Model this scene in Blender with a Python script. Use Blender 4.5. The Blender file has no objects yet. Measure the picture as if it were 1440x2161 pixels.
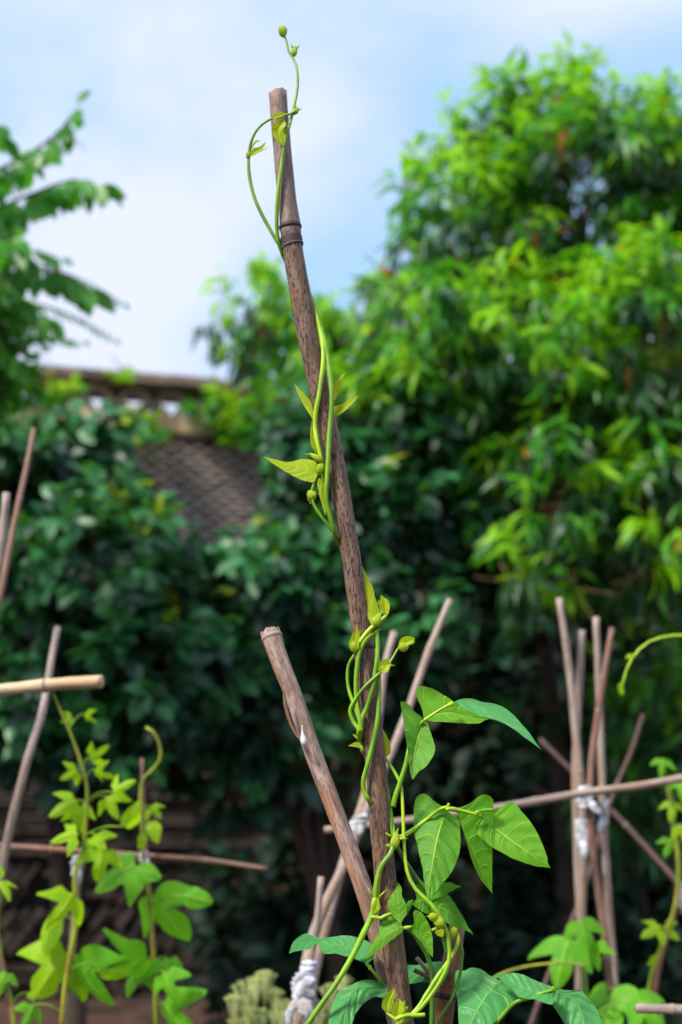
import bpy, math, random
import numpy as np
from mathutils import Vector, Matrix, noise
random.seed(7)
rng = np.random.default_rng(7)
S = bpy.context.scene
C = S.collection
R = math.radians

# ------------------------------------------------------------ camera, sky, sun, exposure
CAMZ, PITCH, FPX = 1.5, R(12.0), 3001.4
cam_d = bpy.data.cameras.new('camera')
cam_d.lens = 50; cam_d.sensor_fit = 'VERTICAL'; cam_d.sensor_height = 36; cam_d.sensor_width = 24
cam_d.clip_start = 0.05; cam_d.clip_end = 3000
cam_d.dof.use_dof = True; cam_d.dof.focus_distance = 1.385; cam_d.dof.aperture_fstop = 4.0
cam_d.dof.aperture_blades = 9
cam = bpy.data.objects.new('camera', cam_d); C.objects.link(cam)
cam.location = (0, 0, CAMZ); cam.rotation_euler = (math.pi/2 + PITCH, 0, 0)
S.camera = cam
S.view_settings.view_transform = 'Standard'; S.view_settings.look = 'None'
S.view_settings.gamma = 1.0; S.view_settings.use_curve_mapping = False
S.view_settings.exposure = 2.12
S.cycles.max_bounces = 8; S.cycles.transparent_max_bounces = 8

SUN = Vector((-0.50, -0.42, 0.76)).normalized()
world = bpy.data.worlds.new('World'); S.world = world; world.use_nodes = True
wn = world.node_tree.nodes; wl = world.node_tree.links
for n in list(wn): wn.remove(n)
wout = wn.new('ShaderNodeOutputWorld'); wbg = wn.new('ShaderNodeBackground'); wbg.inputs['Strength'].default_value = 0.05
sky = wn.new('ShaderNodeTexSky'); sky.sky_type = 'NISHITA'; sky.sun_disc = False
sky.sun_elevation = math.asin(SUN.z); sky.sun_rotation = math.atan2(SUN.x, SUN.y)
sky.altitude = 100; sky.air_density = 1.0; sky.dust_density = 0.6; sky.ozone_density = 1.5
wtc = wn.new('ShaderNodeTexCoord'); wmap = wn.new('ShaderNodeMapping')
wmap.inputs['Scale'].default_value = (1.0, 1.0, 1.5); wmap.inputs['Location'].default_value = (5.28, 5.80, -0.27)
wl.new(wtc.outputs['Generated'], wmap.inputs['Vector'])
wno = wn.new('ShaderNodeTexNoise'); wno.inputs['Scale'].default_value = 2.6; wno.inputs['Detail'].default_value = 5
wno.inputs['Roughness'].default_value = 0.48; wno.inputs['Distortion'].default_value = 0.3
wl.new(wmap.outputs[0], wno.inputs['Vector'])
wra = wn.new('ShaderNodeValToRGB'); wra.color_ramp.interpolation = 'EASE'
wra.color_ramp.elements[0].position = 0.355; wra.color_ramp.elements[0].color = (0.16, 0.16, 0.16, 1)
wra.color_ramp.elements[1].position = 0.55; wra.color_ramp.elements[1].color = (0.97, 0.97, 0.97, 1)
wl.new(wno.outputs['Fac'], wra.inputs['Fac'])
wmx = wn.new('ShaderNodeMix'); wmx.data_type = 'RGBA'
wl.new(wra.outputs['Color'], wmx.inputs[0])
whs = wn.new('ShaderNodeMix'); whs.data_type = 'RGBA'; whs.inputs[0].default_value = 0.6      # thin veil over the blue
whs.inputs[7].default_value = (2.2, 3.9, 6.0, 1)
wl.new(sky.outputs[0], whs.inputs[6]); wl.new(whs.outputs[2], wmx.inputs[6])
wmx.inputs[7].default_value = (4.0, 4.3, 5.3, 1)                                            # thin bright cloud
wl.new(wmx.outputs[2], wbg.inputs['Color']); wl.new(wbg.outputs[0], wout.inputs[0])

sun_d = bpy.data.lights.new('sun', 'SUN'); sun_d.energy = 1.5; sun_d.angle = R(11); sun_d.color = (1.0, 0.94, 0.82)
sun = bpy.data.objects.new('sun', sun_d); C.objects.link(sun)
sun.rotation_euler = SUN.to_track_quat('Z', 'Y').to_euler(); sun.location = (-4, 0, 8)

# ------------------------------------------------------------ helpers
cP, sP = math.cos(PITCH), math.sin(PITCH)
def at(px, py, Y):
    """a point of the photograph (1440 x 2161) at horizontal distance Y in front of the viewer"""
    u = (1080.5 - py) / FPX; k = (px - 720) / FPX
    d = Y / (cP - u*sP)
    return Vector((k*d, Y, CAMZ + d*(sP + u*cP)))
def proj(P):
    P = np.atleast_2d(P); y = P[:, 1]; z = P[:, 2] - CAMZ
    d = y*cP + z*sP; u = -y*sP + z*cP
    return np.stack([720 + P[:, 0]/d*FPX, 1080.5 - u/d*FPX, d], 1)
def tag(o, label=None, cat=None, group=None, kind=None):
    if label: o['label'] = label
    if cat: o['category'] = cat
    if group: o['group'] = group
    if kind: o['kind'] = kind
    return o
def thing(name, loc, label, cat, group=None):
    o = bpy.data.objects.new(name, None); C.objects.link(o); o.location = loc; o.empty_display_size = 0.05
    return tag(o, label, cat, group)
def mesh(name, V, F, mats, uv=None, mi=None, smooth=True):
    me = bpy.data.meshes.new(name); me.from_pydata([tuple(v) for v in V], [], F)
    for m in mats: me.materials.append(m)
    if smooth: me.polygons.foreach_set('use_smooth', [True]*len(F))
    if mi is not None: me.polygons.foreach_set('material_index', mi)
    if uv is not None:
        l = me.uv_layers.new(name='UVMap'); a = np.zeros(len(me.loops), dtype=np.int32); me.loops.foreach_get('vertex_index', a)
        l.data.foreach_set('uv', np.asarray(uv, dtype=np.float32)[a].ravel())
    me.update(); return me
def wpos(o):
    p = Vector(o.location)
    while o.parent: o = o.parent; p += Vector(o.location)
    return p
def link(name, me, parent=None, kind=None):
    """mesh given in world space; parts sit under their thing"""
    o = bpy.data.objects.new(name, me); C.objects.link(o)
    if parent is not None: o.parent = parent; o.location = -wpos(parent)
    if kind: o['kind'] = kind
    return o
def catmull(P, n):
    P = [np.asarray(p, float) for p in P]
    if len(P) == 2: return np.array([P[0] + (P[1]-P[0])*i/(n-1) for i in range(n)])
    Q = [2*P[0]-P[1]] + P + [2*P[-1]-P[-2]]
    L = np.cumsum([0] + [max(np.linalg.norm(P[i+1]-P[i])**0.5, 1e-9) for i in range(len(P)-1)])  # centripetal
    out = []
    for s in np.linspace(0, L[-1], n):
        i = min(int(np.searchsorted(L, s, 'right')) - 1, len(P)-2); t = (s - L[i])/(L[i+1]-L[i])
        a, b, c, d = Q[i], Q[i+1], Q[i+2], Q[i+3]
        h1 = (L[i+1]-L[i]); hm = (L[i]-L[i-1]) if i > 0 else h1; hp = (L[i+2]-L[i+1]) if i+2 < len(L) else h1
        m1 = ((b-a)/hm*h1 + (c-b))/(hm+h1)*hm + ((c-b) - (b-a)/hm*h1)*0 if False else ((c-b)/h1*hm + (b-a)/hm*h1)/(hm+h1)*h1
        m2 = ((d-c)/hp*h1 + (c-b)/h1*hp)/(h1+hp)*h1
        t2, t3 = t*t, t*t*t
        out.append((2*t3-3*t2+1)*b + (t3-2*t2+t)*m1 + (-2*t3+3*t2)*c + (t3-t2)*m2)
    return np.array(out)
def resamp(P, n):
    """curve through P, n points at equal steps of length"""
    D = catmull(P, max(60, n*4)); s = np.concatenate([[0], np.cumsum(np.linalg.norm(np.diff(D, axis=0), axis=1))])
    q = np.linspace(0, s[-1], n)
    return np.stack([np.interp(q, s, D[:, k]) for k in range(D.shape[1])], 1)
def tube_data(P, rad, seg=10, jitter=0.0, cap=True, flat=None):
    P = np.asarray(P, float); n = len(P); rad = np.broadcast_to(np.asarray(rad, float), (n,))
    T = np.gradient(P, axis=0); T /= np.linalg.norm(T, axis=1)[:, None] + 1e-12
    ref = np.array([0, 1.0, 0]) if abs(T[0][1]) < 0.9 else np.array([1.0, 0, 0])
    N = ref - T[0]*ref.dot(T[0]); N /= np.linalg.norm(N)
    V = []; UV = []; F = []; s = 0
    for i in range(n):
        N = N - T[i]*N.dot(T[i]); N /= np.linalg.norm(N) + 1e-12; B = np.cross(T[i], N)
        if i: s += np.linalg.norm(P[i]-P[i-1])
        for k in range(seg):
            a = 2*math.pi*k/seg
            r = rad[i]*(1 + (jitter*noise.noise(Vector((math.cos(a)*1.5, math.sin(a)*1.5, s*60))) if jitter else 0))
            V.append(P[i] + r*(math.cos(a)*N*(flat or 1) + math.sin(a)*B)); UV.append((k/seg, s))
    for i in range(n-1):
        for k in range(seg):
            F.append((i*seg+k, i*seg+(k+1) % seg, (i+1)*seg+(k+1) % seg, (i+1)*seg+k))
    if cap: F.append(tuple(range(seg))[::-1]); F.append(tuple((n-1)*seg+k for k in range(seg)))
    return V, F, UV
class MB:
    def __init__(s): s.V = []; s.F = []; s.U = []; s.M = []
    def add(s, V, F, U=None, m=0):
        b = len(s.V); s.V += [tuple(v) for v in V]; s.F += [tuple(i+b for i in f) for f in F]; s.U += list(U) if U is not None else [(0, 0)]*len(V); s.M += [m]*len(F)
    def tube(s, P, rad, seg=8, m=0, **k): s.add(*tube_data(P, rad, seg, **k), m=m)
    def box(s, c, sz, rot=None, m=0):
        V = [Vector((x*sz[0]/2, y*sz[1]/2, z*sz[2]/2)) for x in (-1, 1) for y in (-1, 1) for z in (-1, 1)]
        if rot is not None: V = [rot @ v for v in V]
        s.add([v+Vector(c) for v in V], [(0,1,3,2),(4,6,7,5),(0,4,5,1),(2,3,7,6),(0,2,6,4),(1,5,7,3)], m=m)
    def build(s, name, mats, parent=None, kind=None, smooth=True):
        return link(name, mesh(name, s.V, s.F, mats if isinstance(mats, list) else [mats], s.U, s.M, smooth), parent, kind)

# ------------------------------------------------------------ materials
def newmat(name):
    m = bpy.data.materials.new(name); m.use_nodes = True; nt = m.node_tree
    for n in list(nt.nodes): nt.nodes.remove(n)
    out = nt.nodes.new('ShaderNodeOutputMaterial')
    return m, nt, out
class NT:
    def __init__(s, nt): s.nt = nt
    def n(s, t, ins=None, **kw):
        x = s.nt.nodes.new(t)
        for k, v in kw.items(): setattr(x, k, v)
        for k, v in (ins or {}).items():
            if hasattr(v, 'is_output') or isinstance(v, bpy.types.NodeSocket): s.nt.links.new(v, x.inputs[k])
            else: x.inputs[k].default_value = v
        return x
    def math(s, op, a, b=None, c=None, clamp=False):
        x = s.n('ShaderNodeMath', operation=op, use_clamp=clamp)
        for i, v in enumerate((a, b, c)):
            if v is None: continue
            if isinstance(v, (int, float)): x.inputs[i].default_value = v
            else: s.nt.links.new(v, x.inputs[i])
        return x.outputs[0]
    def mix(s, f, a, b):
        x = s.n('ShaderNodeMix', data_type='RGBA')
        for i, v in ((0, f), (6, a), (7, b)):
            if isinstance(v, (int, float)): x.inputs[i].default_value = v
            elif isinstance(v, tuple): x.inputs[i].default_value = (*v, 1) if len(v) == 3 else v
            else: s.nt.links.new(v, x.inputs[i])
        return x.outputs[2]
    def smooth(s, v, lo, hi, a=0.0, b=1.0):
        x = s.n('ShaderNodeMapRange', interpolation_type='SMOOTHSTEP', ins={1: lo, 2: hi, 3: a, 4: b})
        s.nt.links.new(v, x.inputs[0]); return x.outputs[0]
    def noise(s, vec, scale, detail=3, rough=0.5, dist=0.0):
        return s.n('ShaderNodeTexNoise', ins={'Vector': vec, 'Scale': scale, 'Detail': detail, 'Roughness': rough, 'Distortion': dist}).outputs['Fac']
    def mapping(s, vec, scale=(1, 1, 1), loc=(0, 0, 0)):
        return s.n('ShaderNodeMapping', ins={'Vector': vec, 'Scale': scale, 'Location': loc}).outputs[0]

def leaf_mat(name, a, b, trans, tfac=0.35, rough=0.42, spec=0.45, vein=None, nv=7, speck=0.0, coat=0.0):
    m, nt, out = newmat(name); G = NT(nt)
    geo = G.n('ShaderNodeNewGeometry'); oi = G.n('ShaderNodeObjectInfo')
    nz = G.noise(geo.outputs['Position'], 14.0 if vein is None else 45.0, 3)
    f = G.math('ADD', G.math('MULTIPLY', G.smooth(nz, 0.3, 0.7), 0.7), G.math('MULTIPLY', oi.outputs['Random'], 0.3))
    col = G.mix(f, a, b)
    nrm = None
    if vein is not None:
        uv = G.n('ShaderNodeUVMap'); sep = G.n('ShaderNodeSeparateXYZ', ins={0: uv.outputs[0]})
        au = G.math('ABSOLUTE', sep.outputs[0]); v = sep.outputs[1]
        wob = G.math('MULTIPLY', G.math('SUBTRACT', G.noise(geo.outputs['Position'], 30, 1), 0.5), 0.17)
        t = G.math('MULTIPLY', G.math('ADD', G.math('SUBTRACT', v, G.math('MULTIPLY', G.math('POWER', au, 1.25), 0.20)), wob), float(nv))
        d = G.math('PINGPONG', t, 0.5)
        side = G.smooth(d, 0.0, 0.07, 1.0, 0.0)
        t2 = G.math('MULTIPLY', G.math('ADD', G.math('ADD', au, G.math('MULTIPLY', v, 0.8)), wob), 9.0)
        fine = G.smooth(G.math('PINGPONG', t2, 0.5), 0.0, 0.12, 0.28, 0.0)
        mid = G.smooth(au, 0.012, 0.055, 1.0, 0.0)
        ve = G.math('MAXIMUM', G.math('MAXIMUM', G.math('MULTIPLY', side, 0.55), mid), fine)
        col = G.mix(G.math('MULTIPLY', ve, 0.85), col, vein)
        if speck:
            sp = G.smooth(G.noise(geo.outputs['Position'], 900, 1), 0.69, 0.74)
            sp = G.math('MULTIPLY', sp, G.smooth(G.noise(geo.outputs['Position'], 60, 1), 0.5, 0.62))
            col = G.mix(G.math('MULTIPLY', sp, speck), col, (0.55, 0.55, 0.05))
        bump = G.n('ShaderNodeBump', ins={'Strength': 0.8, 'Distance': 0.0010, 'Height': G.math('SUBTRACT', G.math('MULTIPLY', G.noise(geo.outputs['Position'], 350, 3), 0.7), ve)})
        nrm = bump.outputs[0]
    ins = {'Base Color': col, 'Roughness': rough, 'Specular IOR Level': spec}
    if nrm is not None: ins['Normal'] = nrm
    p = G.n('ShaderNodeBsdfPrincipled', ins=ins)
    tr = G.n('ShaderNodeBsdfTranslucent', ins={'Color': G.mix(0.5, (*trans, 1), G.mix(f, trans, tuple(min(1, x*1.3) for x in trans)))})
    mx = G.n('ShaderNodeMixShader', ins={0: tfac, 1: p.outputs[0], 2: tr.outputs[0]})
    nt.links.new(mx.outputs[0], out.inputs[0]); return m

def stem_mat(name, a, b, rough=0.42, redness=None):
    m, nt, out = newmat(name); G = NT(nt); geo = G.n('ShaderNodeNewGeometry')
    nz = G.noise(G.mapping(geo.outputs['Position'], (1, 1, 0.5)), 38, 4, 0.6)
    col = G.mix(G.smooth(nz, 0.35, 0.65), tuple(x*0.8 for x in a), tuple(x*1.12 for x in b))
    if redness: col = G.mix(G.math('MULTIPLY', G.smooth(G.noise(geo.outputs['Position'], 25, 2), 0.55, 0.72), 0.8), col, redness)
    uv = G.n('ShaderNodeUVMap')
    st = G.noise(G.mapping(uv.outputs[0], (14, 40, 1)), 1.0, 3)
    bp = G.n('ShaderNodeBump', ins={'Strength': 0.35, 'Distance': 0.0006, 'Height': st})
    p = G.n('ShaderNodeBsdfPrincipled', ins={'Base Color': col, 'Roughness': rough, 'Specular IOR Level': 0.4, 'Normal': bp.outputs[0],
        'Subsurface Weight': 0.25, 'Subsurface Radius': (0.3, 0.6, 0.05), 'Subsurface Scale': 0.002})
    nt.links.new(p.outputs[0], out.inputs[0]); return m

def bamboo_mat(name, a, b, c, speck=0.8, speckcol=(0.018, 0.014, 0.018), off=0.0, circ=0.06):
    """weathered bamboo: blotches a/b, warm patches c, dark specks drawn out along the grain"""
    m, nt, out = newmat(name); G = NT(nt)
    uv = G.n('ShaderNodeUVMap')
    sep = G.n('ShaderNodeSeparateXYZ', ins={0: uv.outputs[0]})
    ang = G.math('MULTIPLY', sep.outputs[0], 2*math.pi)
    cx = G.math('MULTIPLY', G.math('COSINE', ang), circ/6.283); cy = G.math('MULTIPLY', G.math('SINE', ang), circ/6.283)
    vec = G.n('ShaderNodeCombineXYZ', ins={0: cx, 1: cy, 2: G.math('ADD', sep.outputs[1], off)}).outputs[0]
    blot = G.noise(G.mapping(vec, (1, 1, 0.22)), 130, 5, 0.6)
    big = G.noise(G.mapping(vec, (1, 1, 0.35)), 28, 3, 0.5)
    grain = G.noise(G.mapping(vec, (1, 1, 0.025)), 900, 4, 0.65)
    col = G.mix(G.smooth(blot, 0.36, 0.64), a, b)
    col = G.mix(G.math('MULTIPLY', G.smooth(big, 0.48, 0.66), 0.8), col, c)
    col = G.mix(G.math('MULTIPLY', G.smooth(grain, 0.45, 0.7), 0.45), col, tuple(x*0.45 for x in a))
    sp = G.smooth(G.noise(G.mapping(vec, (1, 1, 0.25)), 560, 4, 0.65), 0.52, 0.58)
    reg = G.smooth(G.noise(G.mapping(vec, (1, 1, 0.4)), 34, 4, 0.6), 0.30, 0.50)
    sp = G.math('MULTIPLY', G.math('MULTIPLY', sp, reg), speck)
    col = G.mix(sp, col, speckcol)
    h = G.math('SUBTRACT', grain, G.math('MULTIPLY', sp, 0.6))
    bp = G.n('ShaderNodeBump', ins={'Strength': 0.6, 'Distance': 0.0007, 'Height': h})
    p = G.n('ShaderNodeBsdfPrincipled', ins={'Base Color': col, 'Roughness': G.smooth(blot, 0.2, 0.8, 0.42, 0.65), 'Specular IOR Level': 0.35, 'Normal': bp.outputs[0]})
    nt.links.new(p.outputs[0], out.inputs[0]); return m

def plain_mat(name, a, b, scale=20, rough=0.8, bump=0.4, dist=0.01, c=None, stretch=(1, 1, 1), objcoord=False, spec=0.3):
    m, nt, out = newmat(name); G = NT(nt); geo = G.n('ShaderNodeNewGeometry'); oi = G.n('ShaderNodeObjectInfo')
    pos = G.mapping(geo.outputs['Position'], stretch)
    nz = G.noise(pos, scale, 5, 0.6)
    f = G.math('ADD', G.math('MULTIPLY', G.smooth(nz, 0.32, 0.68), 0.65), G.math('MULTIPLY', oi.outputs['Random'], 0.35))
    col = G.mix(f, a, b)
    if c: col = G.mix(G.smooth(G.noise(pos, scale*0.23, 4, 0.6), 0.5, 0.66), col, c)
    bp = G.n('ShaderNodeBump', ins={'Strength': bump, 'Distance': dist, 'Height': G.noise(pos, scale*2.5, 5, 0.65)})
    p = G.n('ShaderNodeBsdfPrincipled', ins={'Base Color': col, 'Roughness': rough, 'Specular IOR Level': spec, 'Normal': bp.outputs[0]})
    nt.links.new(p.outputs[0], out.inputs[0]); return m

M = {}
VEIN = (0.42, 0.62, 0.06)
M['bean'] = leaf_mat('bean_leaf', (0.055, 0.24, 0.012), (0.10, 0.33, 0.02), (0.20, 0.58, 0.01), 0.36, 0.5, 0.32, VEIN, 6, 0.8)
M['bean_bright'] = leaf_mat('bean_leaf_bright', (0.09, 0.32, 0.012), (0.14, 0.40, 0.02), (0.30, 0.70, 0.01), 0.40, 0.5, 0.3, VEIN, 6, 0.5)
M['bean_mature'] = leaf_mat('bean_leaf_mature', (0.034, 0.22, 0.058), (0.06, 0.30, 0.065), (0.12, 0.42, 0.02), 0.24, 0.44, 0.48, (0.16, 0.42, 0.07), 6, 0.7)
M['bean_young'] = leaf_mat('bean_leaf_young', (0.34, 0.50, 0.010), (0.46, 0.58, 0.018), (0.70, 0.88, 0.01), 0.46, 0.45, 0.3, (0.5, 0.6, 0.06), 8, 0.0)
M['bud'] = leaf_mat('bean_bud', (0.36, 0.54, 0.02), (0.50, 0.62, 0.03), (0.65, 0.85, 0.02), 0.3, 0.5, 0.3, (0.52, 0.6, 0.08), 5, 0.0)
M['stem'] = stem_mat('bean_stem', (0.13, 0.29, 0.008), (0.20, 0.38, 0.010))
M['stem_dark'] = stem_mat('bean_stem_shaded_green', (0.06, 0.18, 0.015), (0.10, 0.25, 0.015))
M['stem_yellow'] = stem_mat('bean_stem_yellow', (0.26, 0.46, 0.012), (0.36, 0.52, 0.015))
M['stem_red'] = stem_mat('vine_stem_red', (0.22, 0.28, 0.015), (0.32, 0.34, 0.02), 0.5, (0.34, 0.13, 0.03))
M['bamboo'] = bamboo_mat('bamboo_main', (0.115, 0.060, 0.036), (0.22, 0.138, 0.085), (0.19, 0.095, 0.042), 0.95)
M['bamboo_top'] = bamboo_mat('bamboo_grey', (0.17, 0.11, 0.092), (0.29, 0.205, 0.17), (0.24, 0.13, 0.075), 0.45, off=3)
M['bamboo2'] = bamboo_mat('bamboo_pinkish', (0.20, 0.115, 0.09), (0.40, 0.29, 0.24), (0.40, 0.17, 0.07), 0.45, off=7)
M['bamboo3'] = bamboo_mat('bamboo_stub', (0.16, 0.075, 0.04), (0.26, 0.14, 0.07), (0.30, 0.13, 0.045), 0.6, off=9)
M['node_dark'] = plain_mat('bamboo_node_dark', (0.025, 0.018, 0.02), (0.06, 0.04, 0.04), 400, 0.6, 0.4, 0.0006)
M['node_light'] = plain_mat('bamboo_node_rim', (0.22, 0.17, 0.14), (0.34, 0.27, 0.22), 400, 0.6, 0.4, 0.0006)
M['cane'] = bamboo_mat('cane_pale', (0.26, 0.19, 0.16), (0.42, 0.33, 0.28), (0.30, 0.19, 0.12), 0.35, off=12)
M['cane_tan'] = bamboo_mat('cane_tan', (0.50, 0.37, 0.22), (0.62, 0.48, 0.32), (0.46, 0.29, 0.15), 0.15, off=15)
M['cane_red'] = bamboo_mat('cane_red_brown', (0.17, 0.085, 0.06), (0.30, 0.17, 0.12), (0.22, 0.09, 0.05), 0.4, off=18)
M['cane_dark'] = bamboo_mat('cane_dark', (0.06, 0.032, 0.028), (0.10, 0.055, 0.045), (0.09, 0.04, 0.03), 0.4, off=21)
M['cloth'] = plain_mat('tie_cloth', (0.40, 0.41, 0.47), (0.70, 0.72, 0.79), 60, 0.9, 1.0, 0.004, c=(0.34, 0.31, 0.29))
M['dropping'] = plain_mat('dropping', (0.5, 0.5, 0.52), (0.62, 0.62, 0.62), 300, 0.7, 0.4, 0.0005)
M['soil'] = plain_mat('soil', (0.03, 0.018, 0.013), (0.09, 0.045, 0.03), 9, 0.95, 0.8, 0.04, c=(0.012, 0.009, 0.007))
M['rubble'] = plain_mat('wall_core', (0.016, 0.013, 0.011), (0.03, 0.024, 0.02), 12, 0.95, 0.8, 0.02)
M['slab'] = plain_mat('slab_stone', (0.018, 0.015, 0.013), (0.10, 0.072, 0.056), 10, 0.9, 0.6, 0.01, c=(0.06, 0.045, 0.035))
M['tile'] = plain_mat('clay_tile', (0.32, 0.26, 0.23), (0.50, 0.42, 0.38), 22, 0.85, 0.5, 0.006)
M['coping'] = plain_mat('coping_tile', (0.17, 0.115, 0.095), (0.27, 0.19, 0.155), 9, 0.85, 0.5, 0.01, c=(0.09, 0.06, 0.05))
M['plaster'] = plain_mat('old_plaster', (0.55, 0.40, 0.22), (0.66, 0.50, 0.30), 7, 0.9, 0.5, 0.01, c=(0.24, 0.17, 0.11))
M['bark'] = plain_mat('bark', (0.035, 0.024, 0.018), (0.07, 0.05, 0.036), 25, 0.9, 0.8, 0.01, stretch=(1, 1, 0.3))
M['twig'] = plain_mat('twig', (0.10, 0.06, 0.03), (0.15, 0.09, 0.04), 60, 0.8, 0.4, 0.003)
M['hedge'] = leaf_mat('hedge_leaf_shade', (0.004, 0.014, 0.008), (0.008, 0.024, 0.012), (0.01, 0.04, 0.01), 0.12, 0.6, 0.25)  # leaf green taken down to near black, deep shade put into the colour
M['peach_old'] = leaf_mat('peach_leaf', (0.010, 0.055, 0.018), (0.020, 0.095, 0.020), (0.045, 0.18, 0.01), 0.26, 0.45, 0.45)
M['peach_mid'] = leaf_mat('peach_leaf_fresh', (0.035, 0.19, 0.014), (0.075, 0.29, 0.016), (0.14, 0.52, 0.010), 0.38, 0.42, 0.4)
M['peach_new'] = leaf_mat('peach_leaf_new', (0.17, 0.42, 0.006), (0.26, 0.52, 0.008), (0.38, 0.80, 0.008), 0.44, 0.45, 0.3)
M['peach_orange'] = leaf_mat('peach_leaf_turning', (0.35, 0.12, 0.01), (0.42, 0.22, 0.015), (0.55, 0.25, 0.01), 0.35, 0.45, 0.3)
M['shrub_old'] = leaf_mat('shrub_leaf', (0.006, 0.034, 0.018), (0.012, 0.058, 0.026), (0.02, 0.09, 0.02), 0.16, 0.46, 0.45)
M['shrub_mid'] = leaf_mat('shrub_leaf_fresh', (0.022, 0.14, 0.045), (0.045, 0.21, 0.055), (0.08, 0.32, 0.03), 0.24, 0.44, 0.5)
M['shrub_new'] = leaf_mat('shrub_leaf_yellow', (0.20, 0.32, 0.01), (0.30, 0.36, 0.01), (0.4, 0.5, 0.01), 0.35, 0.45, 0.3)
M['left_old'] = leaf_mat('locust_leaf', (0.03, 0.16, 0.014), (0.05, 0.21, 0.018), (0.12, 0.46, 0.015), 0.42, 0.40, 0.45)
M['left_mid'] = leaf_mat('locust_leaf_fresh', (0.05, 0.25, 0.03), (0.08, 0.31, 0.035), (0.18, 0.56, 0.02), 0.45, 0.42, 0.4)
M['lobed'] = leaf_mat('lobed_leaf', (0.09, 0.36, 0.016), (0.17, 0.48, 0.02), (0.26, 0.74, 0.012), 0.44, 0.5, 0.3, (0.3, 0.58, 0.05), 5)
M['lobed_yellow'] = leaf_mat('lobed_leaf_yellow', (0.24, 0.50, 0.006), (0.34, 0.58, 0.008), (0.50, 0.88, 0.008), 0.46, 0.45, 0.3, (0.45, 0.6, 0.04), 5)
M['flower'] = leaf_mat('umbel_flower', (0.66, 0.72, 0.30), (0.80, 0.84, 0.45), (0.75, 0.85, 0.35), 0.3, 0.6, 0.2)

# ------------------------------------------------------------ ground
def terrain_z(x, y):
    t = min(max((y-3.4)/3.0, 0), 1); t = t*t*(3-2*t)
    return 0.42*t + 0.035*noise.noise(Vector((x*1.3, y*1.3, 0))) + 0.015*noise.noise(Vector((x*5, y*5, 2)))
gx = np.concatenate([np.linspace(-900, -8, 8), np.linspace(-6, 7, 79), np.linspace(9, 900, 8)])
gy = np.concatenate([np.linspace(-60, -2, 5), np.linspace(-1, 11, 73), np.linspace(13, 1500, 8)])
V = [(x, y, terrain_z(x, y)) for y in gy for x in gx]; nx = len(gx)
F = [(j*nx+i, j*nx+i+1, (j+1)*nx+i+1, (j+1)*nx+i) for j in range(len(gy)-1) for i in range(nx-1)]
tag(link('ground', mesh('ground', V, F, [M['soil']])), kind='structure')

# ------------------------------------------------------------ garden wall behind the trees
WA = at(60, 765, 8.8); WB = at(600, 812, 9.29)
wdir = Vector((WB.x-WA.x, WB.y-WA.y, 0)).normalized(); wang = math.atan2(wdir.y, wdir.x)
W0 = Vector((WA.x, WA.y, 0)) - wdir*3.0; WTOP = WA.z; WLEN = 13.0
Mw = Matrix.Translation(W0) @ Matrix.Rotation(wang, 4, 'Z')          # local: x along, -y towards the viewer, z up
wall = thing('garden_wall', W0, 'old garden wall of stacked tiles with a pierced tile lattice under its brown coping, seen behind the bushes', 'wall')
def wbox(mb, x0, x1, y0, y1, z0, z1, m=0):
    mb.box(((x0+x1)/2, (y0+y1)/2, (z0+z1)/2), (x1-x0, y1-y0, z1-z0), m=m)
def wbuild(mb, name, mat, parent=wall, **k):
    mb.V = [tuple(Mw @ Vector(v)) for v in mb.V]; return mb.build(name, mat, parent, **k)
zc0 = WTOP-0.09; zl0 = zc0-0.20; zp0 = zl0-0.115; zd0 = zp0-0.05
b = MB(); wbox(b, 0, WLEN, 0.0, 0.30, -0.3, zd0); wbuild(b, 'wall_core', M['rubble'], smooth=False)
# coping: overlapping capping tiles
for i in range(int(WLEN/0.30)):
    b = MB(); dz = random.uniform(-.006, .006)
    wbox(b, i*0.30+.003, i*0.30+.297, -0.10, 0.40, zc0+dz, WTOP-0.03+dz)
    P = [Vector((i*0.30+.003 + t*.294, 0.15, WTOP-0.035+dz)) for t in (0, 1)]; b.tube(P, [0.045, 0.05], 10)
    wbuild(b, 'coping_tile', M['coping'], smooth=False)
for x0 in np.arange(0, WLEN, 1.3):
    b = MB(); wbox(b, x0+.002, x0+1.298, -0.06, 0.36, zp0, zl0); wbuild(b, 'plaster_band', M['plaster'], smooth=False)
b = MB(); wbox(b, 0, WLEN, -0.03, 0.33, zd0, zp0-.002); wbuild(b, 'drip_course', M['coping'], smooth=False)
# pierced lattice: two offset rows of arched tiles
def arch(cx, z, r, h, th=0.018, d=(0.04, 0.20)):
    V = []; F = []; n = 9
    for i in range(n):
        a = math.pi*i/(n-1)
        for rr, hh in ((r, h), (r-th, h-th)):
            for y in d: V.append((cx+rr*math.cos(a), y, z+hh*math.sin(a)))
    for i in range(n-1):
        o = i*4; F += [(o, o+1, o+5, o+4), (o+2, o+6, o+7, o+3), (o, o+4, o+6, o+2), (o+1, o+3, o+7, o+5)]
    return V, F
def lattice(name, cx, z, r, h):
    b = MB(); b.add(*arch(cx, z, r, h)); wbuild(b, name, M['tile'])
per = 0.245
for i in range(int(WLEN/per)-1):
    lattice('lattice_tile', 0.15+i*per, zl0+.001, per/2-.002, 0.105)
    lattice('lattice_tile', 0.15+(i+.5)*per, zl0+0.108-.045, per/2-.012, 0.135)
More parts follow.
